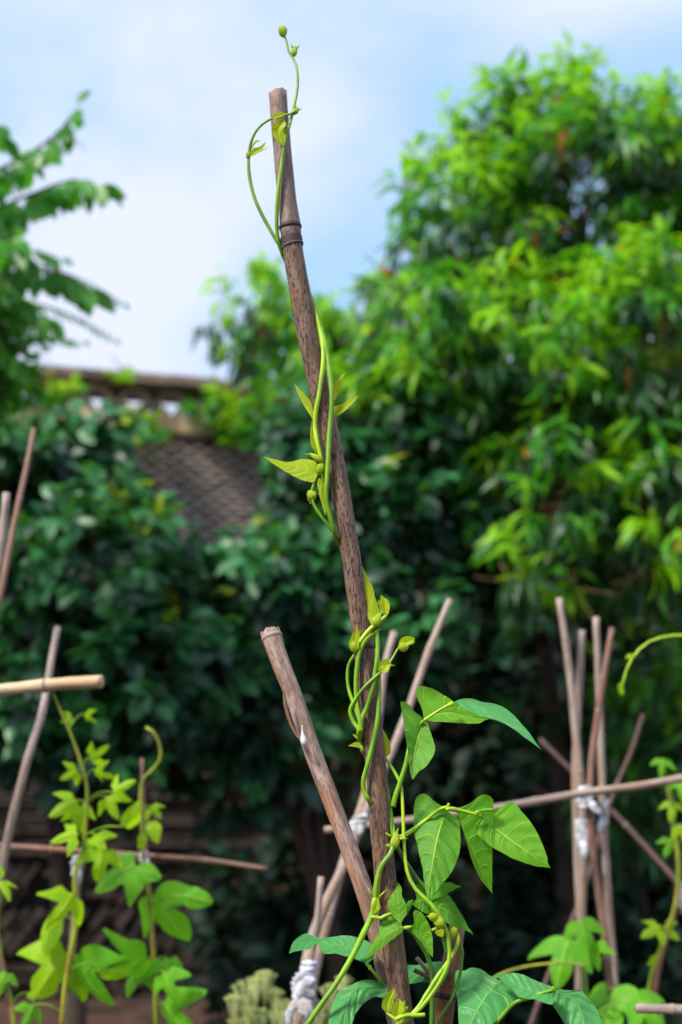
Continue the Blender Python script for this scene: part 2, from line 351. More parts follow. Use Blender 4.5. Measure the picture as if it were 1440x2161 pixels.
# face of stacked curved tiles: 300 nearest in view single, the rest joined
def curved_tile(w=0.118, sag=0.034, th=0.018, d=0.07):
    V = []; F = []; n = 5
    for i in range(n):
        t = i/(n-1); x = (t-.5)*w; z = -sag*math.cos(math.pi*(t-.5)*1.0)
        V += [(x, -0.03, z), (x, d-0.03, z), (x, -0.03, z+th), (x, d-0.03, z+th)]
    for i in range(n-1):
        o = i*4; F += [(o, o+1, o+5, o+4), (o+2, o+6, o+7, o+3), (o, o+4, o+6, o+2), (o+1, o+3, o+7, o+5)]
    F += [(0, 2, 3, 1), (n*4-4, n*4-3, n*4-1, n*4-2)]
    return V, F
tV, tF = curved_tile(); tiles = []
z = zd0-0.03; r_ = 0
while z > 2.6:
    for i in range(int(7.2/0.122)):
        x = 0.4+(i+0.5*(r_ % 2))*0.122
        tiles.append((x, random.uniform(-.009, .006), z+random.uniform(-.003, .003), random.uniform(-.06, .06)))
    z -= 0.040; r_ += 1
tw = np.array([list(Mw @ Vector((t[0], -0.03, t[2]))) for t in tiles]); tp = proj(tw)
score = np.hypot((tp[:, 0]-445)/100, (tp[:, 1]-985)/115); order = np.argsort(score)
tile_me = [mesh('tile', tV, tF, [M['tile']], smooth=False)]
Minv = Matrix.Translation(-W0)
for k in order[:300]:
    x, y, zz, a = tiles[k]
    o = bpy.data.objects.new('tile', tile_me[0]); C.objects.link(o); o.parent = wall
    o.matrix_local = Minv @ Mw @ Matrix.Translation((x, y, zz)) @ Matrix.Rotation(a, 4, 'Y')
b = MB()
for k in order[300:]:
    x, y, zz, a = tiles[k]
    b.add([(v[0]+x, v[1]+y, v[2]+zz) for v in tV], tF)
wbuild(b, 'tile_courses', M['tile'], kind='stuff', smooth=False)
# lower face: rough slabs, level courses with patches laid on the slant
slab_pts = []
slab_rest = MB()
def slab(cx, z, w, h, rot=0.0, proud=0.0):
    b = MB() if ns < 285 else slab_rest; d = 0.09
    V = []
    for sx, sz in ((-1, -1), (1, -1), (1, 1), (-1, 1)):
        V.append(Vector((sx*w/2*(1+random.uniform(-.08, .05)), 0, sz*h/2*(1+random.uniform(-.25, .1)))))
    rm = Matrix.Rotation(rot, 3, 'Y')
    fr = [rm @ v + Vector((cx, -0.045-proud, z)) for v in V]; bk = [rm @ v + Vector((cx, d-0.045-proud, z)) for v in V]
    fr2 = [f*0.0 + (f - Vector((cx, 0, z)))*1 + Vector((cx, 0, z)) for f in fr]
    b.add(fr2+bk, [(0, 1, 2, 3), (7, 6, 5, 4), (0, 4, 5, 1), (1, 5, 6, 2), (2, 6, 7, 3), (3, 7, 4, 0)])
    if b is not slab_rest: wbuild(b, 'slab', M['slab'], smooth=False)
ns = 0; z = 2.58; row = 0
while z > 0.40:
    row += 1
    h = random.uniform(0.032, 0.055); x = 2.65
    while x < 4.9:
        w = random.uniform(0.16, 0.42)
        cxp = proj(np.array([list(Mw @ Vector((x+w/2, 0, z)))]))[0]
        slant = (cxp[1] > 1800 and noise.noise(Vector((x*1.6, z*1.8, 5))) > 0.02)
        if slant:
            for q in range(int(w/0.078) if row % 3 == 0 else 0):
                slab(x+q*0.078, z, 0.15, 0.040, R(-52), random.uniform(0, .04)); ns += 1
        elif not (cxp[1] < 1640): slab(x+w/2, z, w-.012, h-.011, random.uniform(-.035, .035), random.uniform(-.01, .05)); ns += 1
        x += w
    z -= h
b = slab_rest
z = 2.6
while z > 0.35:
    h = random.uniform(0.05, 0.09); x = 4.95
    while x < WLEN:
        w = random.uniform(0.2, 0.5); wbox(b, x, x+w-.01, -0.03-random.uniform(0, .03), 0.05, z-h+.008, z); x += w
    z -= h
wbuild(b, 'slab_courses', M['slab'], kind='stuff', smooth=False)

# ------------------------------------------------------------ leaves for trees and shrubs
def leaf_shape(L, W, fold=0.22, droop=0.35, n=5, wide=0.45, twist=0.0):
    """small folded, arching leaf: base at origin, length along +Y, face up +Z"""
    V = []; F = []; U = []
    for i in range(n+1):
        t = i/n
        w = W/2*max(math.sin(math.pi*t**(math.log(0.5)/math.log(wide))), 0)**0.8
        y = L*(t - droop*0.25*t*t); z = -L*droop*t*t
        tw = twist*t
        for s in (-1, 0, 1):
            x = s*w; zz = z + abs(s)*w*fold
            V.append((x*math.cos(tw) - 0*math.sin(tw), y, zz + x*math.sin(tw))); U.append((s, t))
    for i in range(n):
        o = i*3; F += [(o, o+1, o+4, o+3), (o+1, o+2, o+5, o+4)]
    return np.array(V), F, np.array(U)
def leaf_frames(D, up, roll):
    """rotation matrices whose Y axis is D and Z leans to up"""
    D = D/np.linalg.norm(D, axis=1)[:, None]
    X = np.cross(D, up); X /= np.linalg.norm(X, axis=1)[:, None]+1e-9; Z = np.cross(X, D)
    c = np.cos(roll)[:, None]; s = np.sin(roll)[:, None]
    X2 = X*c+Z*s; Z2 = Z*c-X*s
    return np.stack([X2, D, Z2], 2)
def place_leaves(root, P, Rm, sc, shp, mat, shapes, mats, name='leaf', single=300, cell=26):
    """the leaves that show largest are objects, the rest one joined part"""
    n = len(P); pr = proj(P); loc = wpos(root)
    ok = (pr[:, 0] > -20) & (pr[:, 0] < 1460) & (pr[:, 1] > -20) & (pr[:, 1] < 2180) & (pr[:, 2] > 0.3)
    idx = np.argsort(pr[:, 2] + rng.random(n)*0.1); used = {}; sel = []
    for lim in (1, 2, 4, 9):
        for i in idx:
            if not ok[i] or len(sel) >= single: continue
            c = (int(pr[i, 0]//cell), int(pr[i, 1]//cell))
            if used.get(c, 0) < lim and used.get((i,)) is None: used[c] = used.get(c, 0)+1; used[(i,)] = 1; sel.append(i)
        if len(sel) >= single: break
    selset = set(sel); cache = {}
    for i in sel:
        k = (int(shp[i]), int(mat[i]))
        if k not in cache: cache[k] = mesh(name, shapes[k[0]][0], shapes[k[0]][1], [mats[k[1]]], shapes[k[0]][2])
        o = bpy.data.objects.new(name, cache[k]); C.objects.link(o); o.parent = root
        m4 = Matrix.Identity(4)
        for a in range(3):
            for b_ in range(3): m4[a][b_] = Rm[i, a, b_]*sc[i]
        m4.translation = Vector(P[i])-loc; o.matrix_local = m4
    rest = np.array([i for i in range(n) if i not in selset], dtype=int)
    if not len(rest): return
    VV = []; FF = []; UU = []; MI = []; base = 0
    for s in range(len(shapes)):
        ids = rest[shp[rest] == s]
        if not len(ids): continue
        v, f, u = shapes[s]; f = np.array(f)
        w = np.einsum('nij,vj->nvi', Rm[ids], v)*sc[ids][:, None, None] + P[ids][:, None, :]
        VV.append(w.reshape(-1, 3)); FF.append((f[None]+(np.arange(len(ids))*len(v))[:, None, None]+base).reshape(-1, 4))
        UU.append(np.tile(u, (len(ids), 1))); MI.append(np.repeat(mat[ids], len(f))); base += len(ids)*len(v)
    VV = np.concatenate(VV); FF = np.concatenate(FF); UU = np.concatenate(UU); MI = np.concatenate(MI)
    me = bpy.data.meshes.new('foliage'); me.vertices.add(len(VV)); me.vertices.foreach_set('co', VV.astype(np.float32).ravel())
    me.loops.add(FF.size); me.loops.foreach_set('vertex_index', FF.astype(np.int32).ravel())
    me.polygons.add(len(FF)); me.polygons.foreach_set('loop_start', np.arange(0, FF.size, 4, dtype=np.int32))
    me.polygons.foreach_set('loop_total', np.full(len(FF), 4, dtype=np.int32))
    for m in mats: me.materials.append(m)
    me.polygons.foreach_set('material_index', MI.astype(np.int32)); me.polygons.foreach_set('use_smooth', np.ones(len(FF), dtype=bool))
    l = me.uv_layers.new(name='UVMap'); l.data.foreach_set('uv', UU[FF.ravel()].astype(np.float32).ravel())
    me.update(calc_edges=True); me.validate()
    link('foliage', me, root, 'stuff')
def unit(n):
    v = rng.normal(size=(n, 3)); return v/np.linalg.norm(v, axis=1)[:, None]
def crown(root, ells, nclus, per_cl, shapes, mats, mixf, L, spread=0.08, droop=0.6, hollow=0.45, twigs=True, up=(0, -0.15, 1), single=300, limb_r=0.03, trunk=None, side=0.5):
    """ells: (px, py, Y, rx_px, ry_px, rdepth_m[, weight]). clusters of leaves at twig ends"""
    E = []
    for e in ells:
        c = np.array(at(e[0], e[1], e[2])); k = e[2]/FPX
        E.append((c, np.array([e[3]*k, e[5], e[4]*k]), e[6] if len(e) > 6 else 1.0))
    wts = np.array([(r[0]*r[2])**0.5*r[1]**0.3*(r[0]*r[2])**0.35*w for c, r, w in E]); cnt = np.maximum((wts/wts.sum()*nclus).astype(int), 1)
    cen = []; out = []; mt = []
    for (c, r, w), k in zip(E, cnt):
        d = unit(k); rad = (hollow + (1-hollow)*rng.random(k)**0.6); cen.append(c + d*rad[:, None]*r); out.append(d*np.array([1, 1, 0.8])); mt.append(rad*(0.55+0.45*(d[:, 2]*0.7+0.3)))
    cen = np.concatenate(cen); out = np.concatenate(out); mt = np.concatenate(mt)
    # trunk and limbs
    if trunk is not None:
        tb, th, tr = trunk
        top = Vector(tb)+Vector(th)
        P = resamp([tb, Vector(tb)+Vector(th)*0.5+Vector((.05, .02, 0)), top], 10); b = MB(); b.tube(P, np.linspace(tr, tr*0.6, 10), 10, jitter=.15); b.build('trunk', M['bark'], root)
        for c, r, w in E:
            tip = Vector(c); midp = top.lerp(tip, 0.5)+Vector((0, 0, 0.12)); b = MB()
            b.tube(resamp([top-Vector((0, 0, .15)), midp, tip], 9), np.linspace(limb_r, limb_r*0.3, 9), 7, jitter=.1); b.build('branch', M['bark'], root)
    if twigs:
        b = MB()
        for i in range(len(cen)):
            o = out[i]/np.linalg.norm(out[i]); p0 = cen[i]-o*(0.16+0.1*random.random())+np.array([0, 0, -.05]); b.tube([p0, cen[i]+o*spread*0.6], [0.004, 0.0015], 3, cap=False)
        b.build('twigs', M['twig'], root, 'stuff')
    n = len(cen)*per_cl; ci = np.repeat(np.arange(len(cen)), per_cl)
    axis = out[ci]/np.linalg.norm(out[ci], axis=1)[:, None] + np.array([0, 0, 0.15])
    t = np.tile((np.arange(per_cl)+.5)/per_cl, len(cen))
    P = cen[ci] + axis*((t-.4)*spread*1.6)[:, None] + rng.normal(size=(n, 3))*spread*0.12
    rd = unit(n); rd -= axis*np.sum(rd*axis, 1)[:, None]*0.6
    D = axis*(0.25+0.55*t)[:, None] + rd*side*1.6 + np.array([0, 0, -1.0])*droop*rng.uniform(.5, 1.3, n)[:, None]
    upv = np.tile(np.array(up, float), (n, 1)) + rng.normal(size=(n, 3))*0.35
    Rm = leaf_frames(D, upv, rng.normal(size=n)*0.35)
    sc = L*rng.uniform(0.65, 1.15, n); shp = rng.integers(0, len(shapes), n)
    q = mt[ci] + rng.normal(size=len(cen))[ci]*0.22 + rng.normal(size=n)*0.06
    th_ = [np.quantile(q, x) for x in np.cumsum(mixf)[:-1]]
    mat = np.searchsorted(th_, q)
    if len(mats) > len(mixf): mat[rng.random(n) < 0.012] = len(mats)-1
    place_leaves(root, P, Rm, sc, shp, mat, shapes, mats, single=single)

PEACH = [leaf_shape(1, 0.20, 0.35, 0.45, 6, 0.42), leaf_shape(1, 0.22, 0.25, 0.7, 6, 0.45, 0.5), leaf_shape(1, 0.18, 0.4, 0.25, 6, 0.4, -0.4)]
OVAL = [leaf_shape(1, 0.48, 0.22, 0.22, 4, 0.48), leaf_shape(1, 0.52, 0.3, 0.35, 4, 0.46, 0.3), leaf_shape(1, 0.44, 0.15, 0.12, 4, 0.5, -0.3)]

pl = at(1180, 1500, 6.4); pl.z = terrain_z(pl.x, pl.y)
t = thing('peach_tree', pl, 'large leafy peach tree with drooping yellow-green shoot tips filling the upper right', 'tree')
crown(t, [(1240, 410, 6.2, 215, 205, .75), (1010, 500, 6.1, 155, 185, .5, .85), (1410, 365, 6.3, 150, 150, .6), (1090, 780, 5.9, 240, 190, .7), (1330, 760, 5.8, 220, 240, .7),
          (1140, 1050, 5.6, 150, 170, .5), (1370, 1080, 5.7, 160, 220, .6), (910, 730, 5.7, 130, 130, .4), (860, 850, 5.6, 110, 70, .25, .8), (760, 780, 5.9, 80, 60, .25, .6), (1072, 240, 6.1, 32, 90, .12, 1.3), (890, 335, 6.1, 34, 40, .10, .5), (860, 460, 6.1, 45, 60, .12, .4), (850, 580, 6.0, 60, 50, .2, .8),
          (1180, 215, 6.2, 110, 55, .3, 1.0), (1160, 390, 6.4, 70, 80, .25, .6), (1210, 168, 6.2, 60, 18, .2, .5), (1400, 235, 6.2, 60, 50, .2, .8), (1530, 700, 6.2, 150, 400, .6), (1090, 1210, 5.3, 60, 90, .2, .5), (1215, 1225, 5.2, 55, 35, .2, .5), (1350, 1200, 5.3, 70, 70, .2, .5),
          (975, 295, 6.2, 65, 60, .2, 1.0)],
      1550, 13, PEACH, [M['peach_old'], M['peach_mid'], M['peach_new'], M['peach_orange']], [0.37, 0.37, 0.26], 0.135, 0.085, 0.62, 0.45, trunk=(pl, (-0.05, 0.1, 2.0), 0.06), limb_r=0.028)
pl = at(700, 1500, 8.0); pl.z = terrain_z(pl.x, pl.y)
t = thing('peach_tree', pl, 'smaller sparse peach tree behind the tall bamboo stake with sky showing through its top', 'tree')
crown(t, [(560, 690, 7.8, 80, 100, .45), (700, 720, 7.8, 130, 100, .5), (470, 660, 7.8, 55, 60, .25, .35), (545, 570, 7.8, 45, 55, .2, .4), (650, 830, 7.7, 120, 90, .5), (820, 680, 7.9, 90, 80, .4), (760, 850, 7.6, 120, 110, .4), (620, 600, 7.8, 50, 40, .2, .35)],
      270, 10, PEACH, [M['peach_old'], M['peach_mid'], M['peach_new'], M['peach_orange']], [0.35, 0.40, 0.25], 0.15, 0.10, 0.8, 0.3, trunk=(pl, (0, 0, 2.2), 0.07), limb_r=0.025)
pl = at(150, 1650, 5.6); pl.z = terrain_z(pl.x, pl.y)
t = thing('evergreen_shrub', pl, 'dense dark green shrub covering the wall at the left edge', 'shrub')
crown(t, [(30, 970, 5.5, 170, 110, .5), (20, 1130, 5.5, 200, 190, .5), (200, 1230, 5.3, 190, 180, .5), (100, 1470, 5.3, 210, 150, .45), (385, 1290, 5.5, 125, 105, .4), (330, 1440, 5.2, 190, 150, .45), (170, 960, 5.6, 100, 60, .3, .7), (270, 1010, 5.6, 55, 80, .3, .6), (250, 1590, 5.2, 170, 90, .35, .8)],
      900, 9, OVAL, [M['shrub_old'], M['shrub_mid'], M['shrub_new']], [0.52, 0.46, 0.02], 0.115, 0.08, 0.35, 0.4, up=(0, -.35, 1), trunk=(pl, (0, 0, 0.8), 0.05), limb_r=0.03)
pl = at(690, 1650, 5.8); pl.z = terrain_z(pl.x, pl.y)
t = thing('evergreen_shrub', pl, 'tall dark green shrub directly behind the bamboo stake below the peach trees', 'shrub')
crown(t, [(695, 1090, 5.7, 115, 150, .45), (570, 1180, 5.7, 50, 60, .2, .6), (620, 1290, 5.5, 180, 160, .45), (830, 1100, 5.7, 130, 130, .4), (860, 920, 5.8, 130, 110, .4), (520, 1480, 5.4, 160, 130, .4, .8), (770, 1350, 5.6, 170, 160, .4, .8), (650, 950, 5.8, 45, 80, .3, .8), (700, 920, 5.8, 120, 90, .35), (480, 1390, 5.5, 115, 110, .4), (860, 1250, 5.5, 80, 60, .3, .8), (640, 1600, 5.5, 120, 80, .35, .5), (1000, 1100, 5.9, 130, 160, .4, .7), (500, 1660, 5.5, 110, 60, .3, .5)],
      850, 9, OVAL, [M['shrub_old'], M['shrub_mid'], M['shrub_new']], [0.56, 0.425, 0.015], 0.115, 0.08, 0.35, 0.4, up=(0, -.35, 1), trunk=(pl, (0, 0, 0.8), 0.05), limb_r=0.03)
pl = at(1330, 1700, 6.6); pl.z = terrain_z(pl.x, pl.y)
t = thing('young_peach_tree', pl, 'low shaded peach sapling behind the group of tied canes at the lower right', 'tree')
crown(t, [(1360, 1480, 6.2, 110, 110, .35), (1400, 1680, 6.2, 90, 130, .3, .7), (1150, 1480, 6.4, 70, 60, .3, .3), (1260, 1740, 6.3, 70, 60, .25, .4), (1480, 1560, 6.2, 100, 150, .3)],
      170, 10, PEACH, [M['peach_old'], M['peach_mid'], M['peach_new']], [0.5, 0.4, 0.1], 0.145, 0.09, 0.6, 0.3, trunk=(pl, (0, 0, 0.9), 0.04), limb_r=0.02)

# added hedge, its leaf colour darkened to stand for the shade under the trees
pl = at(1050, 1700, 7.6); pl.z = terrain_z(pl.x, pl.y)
t = thing('shade_hedge', pl, 'added hedge coloured almost black for the deep shade under the peach trees behind the canes', 'hedge')
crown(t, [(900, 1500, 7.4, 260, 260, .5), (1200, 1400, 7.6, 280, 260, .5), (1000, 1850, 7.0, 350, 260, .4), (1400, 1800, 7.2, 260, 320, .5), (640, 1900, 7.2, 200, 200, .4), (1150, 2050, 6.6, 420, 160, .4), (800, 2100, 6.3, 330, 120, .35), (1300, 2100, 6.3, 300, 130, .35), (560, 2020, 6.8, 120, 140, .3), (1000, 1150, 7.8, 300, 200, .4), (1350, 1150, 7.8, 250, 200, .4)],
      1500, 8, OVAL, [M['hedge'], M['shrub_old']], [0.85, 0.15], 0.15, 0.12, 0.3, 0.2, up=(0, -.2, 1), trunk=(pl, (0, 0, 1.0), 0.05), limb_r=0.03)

# tree at the left edge: pinnate leaves on arching twigs
pl = at(-420, 1650, 4.4); pl.z = terrain_z(pl.x, pl.y)
t = thing('locust_tree', pl, 'tree with paired oval leaflets on arching twigs at the left edge against the sky', 'tree')
b = MB(); tp_ = at(-330, 800, 4.2); b.tube(resamp([pl, pl.lerp(tp_, .5)+Vector((.05, 0, 0)), tp_], 12), np.linspace(.07, .035, 12), 10, jitter=.15); b.build('trunk', M['bark'], t)
sprays = [([(-330, 800), (-150, 480), (-40, 380), (70, 320), (140, 262), (163, 222)], 3.9, 0.070), ([(-330, 800), (-120, 540), (-20, 450), (80, 405), (160, 378), (212, 392)], 3.9, 0.078),
          ([(-330, 800), (-160, 650), (-40, 590), (60, 575), (140, 580), (195, 612)], 4.0, 0.07), ([(-330, 800), (-160, 400), (-60, 300), (-15, 262), (12, 290)], 3.8, 0.07),
          ([(-330, 800), (-140, 600), (-40, 520), (20, 500), (55, 540)], 3.8, 0.065), ([(-330, 800), (-160, 700), (-30, 640), (60, 640), (100, 670)], 4.0, 0.06),
          ([(-330, 800), (-150, 740), (-40, 700), (60, 690), (130, 715), (175, 722)], 4.6, 0.026), ([(-330, 800), (-150, 780), (-40, 770), (30, 765), (60, 775)], 4.4, 0.04),
          ([(-330, 800), (-100, 600), (60, 560), (170, 590), (260, 640)], 5.4, 0.03), ([(-330, 800), (-100, 660), (60, 640), (160, 670), (240, 715)], 5.6, 0.03), ([(-330, 800), (-100, 560), (0, 545), (70, 530), (130, 545)], 5.2, 0.05),
          ([(-330, 800), (-160, 560), (-60, 430), (-10, 390), (25, 350)], 4.2, .07), ([(-330, 800), (-200, 640), (-80, 560), (-10, 580), (40, 630)], 3.9, .07), ([(-330, 800), (-200, 700), (-80, 650), (-20, 700), (30, 760)], 4.0, .06), ([(-330,800),(-180,620),(-60,500),(0,470),(45,455)],4.1,.07)]
LP, LR, LS, LH, LM = [], [], [], [], []
for pts, Y, L in sprays:
    P3 = resamp([at(p[0], p[1], Y + (0.3 if i == 0 else 0)) for i, p in enumerate(pts)], 40)
    b = MB(); b.tube(P3[::2], np.linspace(.016, .0022, 20), 6); b.build('branch', M['bark'], t)
    seglen = np.linalg.norm(P3[1]-P3[0]); st = max(1, int(L*0.36/seglen))
    for i in range(8, 40, 1):
        if (i*seglen) % (L*0.40) > seglen and i != 39: continue
        tg = P3[min(i+1, 39)]-P3[max(i-1, 0)]; tg /= np.linalg.norm(tg)
        for s in (-1, 1):
            sd = np.cross(tg, [0, 0, 1.0]); sd /= np.linalg.norm(sd)
            D = tg*0.5+sd*s*0.42+np.array([0, 0, -0.95])*random.uniform(.5, 1.2)+rng.normal(size=3)*.2
            if i == 39: D = tg+np.array([0, 0, -.2])
            LP.append(P3[i]); LR.append(D); LS.append(L*1.28*random.uniform(.8, 1.2)); LH.append(random.randrange(3)); LM.append(1 if random.random() < .45 else 0)
LP = np.array(LP); nL = len(LP)
Rm = leaf_frames(np.array(LR), np.tile([0, -1.0, .5], (nL, 1))+rng.normal(size=(nL, 3))*.25, rng.normal(size=nL)*.3)
place_leaves(t, LP, Rm, np.array(LS), np.array(LH), np.array(LM), OVAL, [M['left_old'], M['left_mid']], name='leaflet')
crownE = [(-60, 640, 4.2, 110, 120, .3), (-40, 780, 4.3, 120, 100, .3), (-90, 480, 4.2, 80, 120, .3)]
t2pl = at(-350, 1650, 4.9); t2pl.z = terrain_z(t2pl.x, t2pl.y)
t = thing('leafy_bush', t2pl, 'bushy green foliage at the left edge below the arching twigs', 'bush')
crown(t, crownE, 150, 9, OVAL, [M['left_old'], M['left_mid']], [.6, .4], .07, .07, .45, .3, single=200, trunk=(t2pl, (0, 0, 1.6), .04), limb_r=.02)
# creeper lying along the top of the wall
t = thing('wall_creeper', W0+wdir*4.2, 'yellow-green creeper hanging over the wall top just left of the bamboo stake', 'creeper')
crown(t, [(455, 850, 9.0, 45, 28, .1), (500, 890, 9.0, 50, 35, .12), (420, 940-80, 8.95, 25, 14, .06, .5), (90, 830, 8.6, 70, 30, .1, .9), (255, 775, 8.7, 40, 18, .1, .35), (560, 860, 8.9, 50, 50, .15), (290, 905, 8.8, 50, 30, .1, .8)], 150, 8, OVAL, [M['peach_mid'], M['peach_new'], M['shrub_new']], [.45, .38, .17], .08, .07, .4, .2, single=150)

# ------------------------------------------------------------ bamboo stakes and canes
def to_ground(P3, below=0.06):
    a, b_ = P3[-2], P3[-1]; d = (b_-a).normalized()
    d = (d + Vector((0, 0, -0.9))).normalized() if d.z > -0.85 else d
    k = (b_.z - (-below) - terrain_z(b_.x, b_.y))/-d.z
    return P3 + [b_ + d*k*0.5, b_ + d*k]
def bamboo(name, label, cat, pts, Y, wpx, mat, group=None, nodes=(), ground=True, cut=False, segs=14, ring=M['node_dark'], hollow=False, topmat=None, split=None, rings=True, n=90, gap=0.22):
    """pts in photo pixels from the top end downwards; Y a distance or a list; wpx width in pixels (list or value); nodes at fractions of the drawn length"""
    m = len(pts); Ys = [Y]*m if not isinstance(Y, (list, tuple)) else list(np.interp(np.linspace(0, 1, m), np.linspace(0, 1, len(Y)), Y))
    W = [wpx]*m if not isinstance(wpx, (list, tuple)) else list(np.interp(np.linspace(0, 1, m), np.linspace(0, 1, len(wpx)), wpx))
    P3 = [at(p[0], p[1], y) for p, y in zip(pts, Ys)]; r3 = [w*0.5*(p.y*cP+(p.z-CAMZ)*sP)/FPX for w, p in zip(W, P3)]
    seen = resamp(P3, n); slen = np.linalg.norm(np.diff(seen, axis=0), axis=1).sum()
    if ground: P3 = to_ground(P3); r3 = r3 + [r3[-1]*1.05, r3[-1]*1.1]
    nn = n + (40 if ground else 0); P = resamp(P3, nn); s = np.concatenate([[0], np.cumsum(np.linalg.norm(np.diff(P, axis=0), axis=1))])
    s0 = np.concatenate([[0], np.cumsum([(P3[i+1]-P3[i]).length for i in range(len(P3)-1)])]); rad = np.interp(s, s0*(s[-1]/s0[-1]), r3)
    ns_ = [f*slen for f in nodes]
    if ground and len(ns_): 
        q = max(ns_)+gap
        while q < s[-1]-.05: ns_.append(q); q += gap*random.uniform(.9, 1.15)
    for q in ns_:   # slight swelling at each joint, pinched just above
        rad = rad*(1 + 0.10*np.exp(-((s-q)/(r3[0]*0.35))**2) + 0.045*np.exp(-((s-q)/(r3[0]*1.4))**2))
    base = P3[-1]
    root = thing(name, base, label, cat, group)
    b = MB(); V, F, U = tube_data(P, rad, segs, jitter=0.045, cap=True)
    if hollow:      # cut end with a visible rim and hollow
        F = F[:-2] + [F[-1]]; k = len(V); T0 = (P[1]-P[0])/np.linalg.norm(P[1]-P[0])
        for q, (sc_, dp) in enumerate(((0.72, -0.0), (0.62, 0.010))):
            for i in range(segs): V.append(P[0] + (np.array(V[i])-P[0])*sc_ + T0*dp); U.append((i/segs, 0))
        for i in range(segs):
            j = (i+1) % segs; F.append((i, k+i, k+j, j)); F.append((k+i, k+segs+i, k+segs+j, k+j))
        F.append(tuple(k+segs+i for i in range(segs))[::-1])
    if hollow:
        for i in range(segs): V[i] = np.array(V[i]) + T0*0.0030*noise.noise(Vector((i*.7, P[0][0]*90, 3)))
    if cut:         # slanting cut
        for i in range(segs): V[i] = np.array(V[i]) + np.array([0, 0, cut*(V[i][0]-P[0][0])])
    mi = None; mats = [mat]
    if topmat is not None and ns_:
        mats = [mat, topmat[0]]; lim = ns_[topmat[1]]; k0 = int(np.searchsorted(s, lim)); mi = [1 if (f[0]//segs) < k0 else 0 for f in F]
    me = mesh('culm', V, F, mats, U, mi); link('culm', me, root)
    for q in ns_ if rings else []:
        k = int(np.searchsorted(s, q)); k = min(max(k, 1), nn-2); c = np.array([np.interp(q, s, P[:, a]) for a in range(3)]); T0 = P[k+1]-P[k-1]; T0 /= np.linalg.norm(T0); rr = np.interp(q, s, rad)
        b = MB(); hh = rr*0.16; b.tube([c-T0*hh*2, c-T0*hh*1.2, c-T0*hh, c, c+T0*hh, c+T0*hh*1.3], [rr*1.0, rr*1.03, rr*1.07, rr*1.09, rr*1.05, rr*.98], segs, cap=False); b.build('node_ring', M['node_light'] if ring is None else ring, root)
    return root, P, rad, s

Y1 = 1.40
STK = [(586, 196), (593, 280), (601, 370), (612, 470), (619, 530), (634, 620), (650, 710), (672, 810), (693, 910), (714, 1010), (731, 1110), (745, 1200), (757, 1290), (768, 1370), (777, 1450), (787, 1540), (795, 1630), (803, 1740), (813, 1850), (827, 1970), (841, 2080), (852, 2170)]
main, _, _, _ = bamboo('bamboo_stake', 'tallest brown speckled bamboo stake with green bean vines winding up it', 'bamboo stake', STK, Y1, [38, 38, 42, 45, 44, 40, 40, 41, 43, 44, 46, 47, 47], M['bamboo'], nodes=(0.161, 0.628), segs=20, topmat=(M['bamboo_top'], 0), hollow=True, cut=0.16, n=220, gap=0.46)
ringP = at(617, 517, Y1)
b = MB(); rr = 0.0118; ax = np.array(at(625, 560, Y1)-at(611, 470, Y1)); ax /= np.linalg.norm(ax); c = np.array(ringP)
b.tube([c-ax*.0085, c-ax*.006, c+ax*.0015], [rr*.985, rr*.995, rr*.985], 20, cap=False); b.build('node_band', M['node_dark'], main)
b = MB(); th_ = np.linspace(0, 2*math.pi, 25); side = np.cross(ax, [0, 1, 0]); side /= np.linalg.norm(side); fw = np.cross(ax, side)
b.tube([c+rr*1.0*(math.cos(a)*side+math.sin(a)*fw)+ax*(.001-.0016*math.cos(a)) for a in th_], .0004, 5); b.build('node_rim', M['node_light'], main)

st2, _, _, _ = bamboo('bamboo_stake', 'short pinkish bamboo stake with pale cut top leaning against the tallest stake', 'bamboo stake',
    [(570, 1332), (585, 1378), (602, 1423), (620, 1469), (642, 1533), (664, 1597), (692, 1670), (720, 1744), (748, 1820), (772, 1888), (794, 1960), (818, 2060), (840, 2161)], [1.47, 1.455, 1.44, 1.43, 1.426], [39, 39, 37, 37, 37, 37, 38, 39, 42, 42], M['bamboo2'], nodes=(0.018,), segs=20, hollow=True, ring=None, n=140, gap=0.45)
b = MB()      # split sheath on its left side
sp_ = [at(599, 1452, 1.435), at(603, 1490, 1.433), at(615, 1530, 1.43), at(632, 1562, 1.425)]
b.tube(resamp(sp_, 12), [.0005, .0012, .0018, .002, .002, .002, .002, .0018, .0016, .0014, .001, .0006], 6); b.build('split_sheath', M['bamboo3'], st2)
b = MB(); dp_ = [at(638, 1530, 1.424), at(639, 1550, 1.4235), at(642, 1565, 1.423), at(645, 1576, 1.423)]
b.tube(resamp(dp_, 10), [.0004, .0006, .0008, .0011, .0018, .0026, .0032, .0034, .0026, .0008], 8); b.build('bird_dropping', M['dropping'], st2)

st3, _, _, _ = bamboo('bamboo_stake', 'orange-brown bamboo stake stub just right of the tallest stake at the bottom edge', 'bamboo stake',
    [(965, 1955), (958, 2000), (948, 2060), (940, 2110), (932, 2170)], 1.455, [34, 38, 42, 44], M['bamboo3'], nodes=(0.69,), segs=18, hollow=True, n=60)
b = MB()
b.tube(resamp([at(880, 2022, 1.42), at(897, 2042, 1.425), at(915, 2063, 1.44), at(935, 2080, 1.45)], 12), [.0022, .0021, .0021, .0022, .0026, .0028, .0024, .0024, .0026, .0028, .003, .003], 9)
b.build('twig_stub', M['cane'], st3)
b = MB()
b.tube(resamp([at(876, 2048, 1.42), at(893, 2056, 1.425), at(910, 2066, 1.435), at(925, 2078, 1.445)], 12), [.0024, .0022, .002, .002, .0022, .0028, .0028, .0024, .0024, .0026, .003, .003], 9)
b.build('twig_stub', M['bamboo3'], st3)

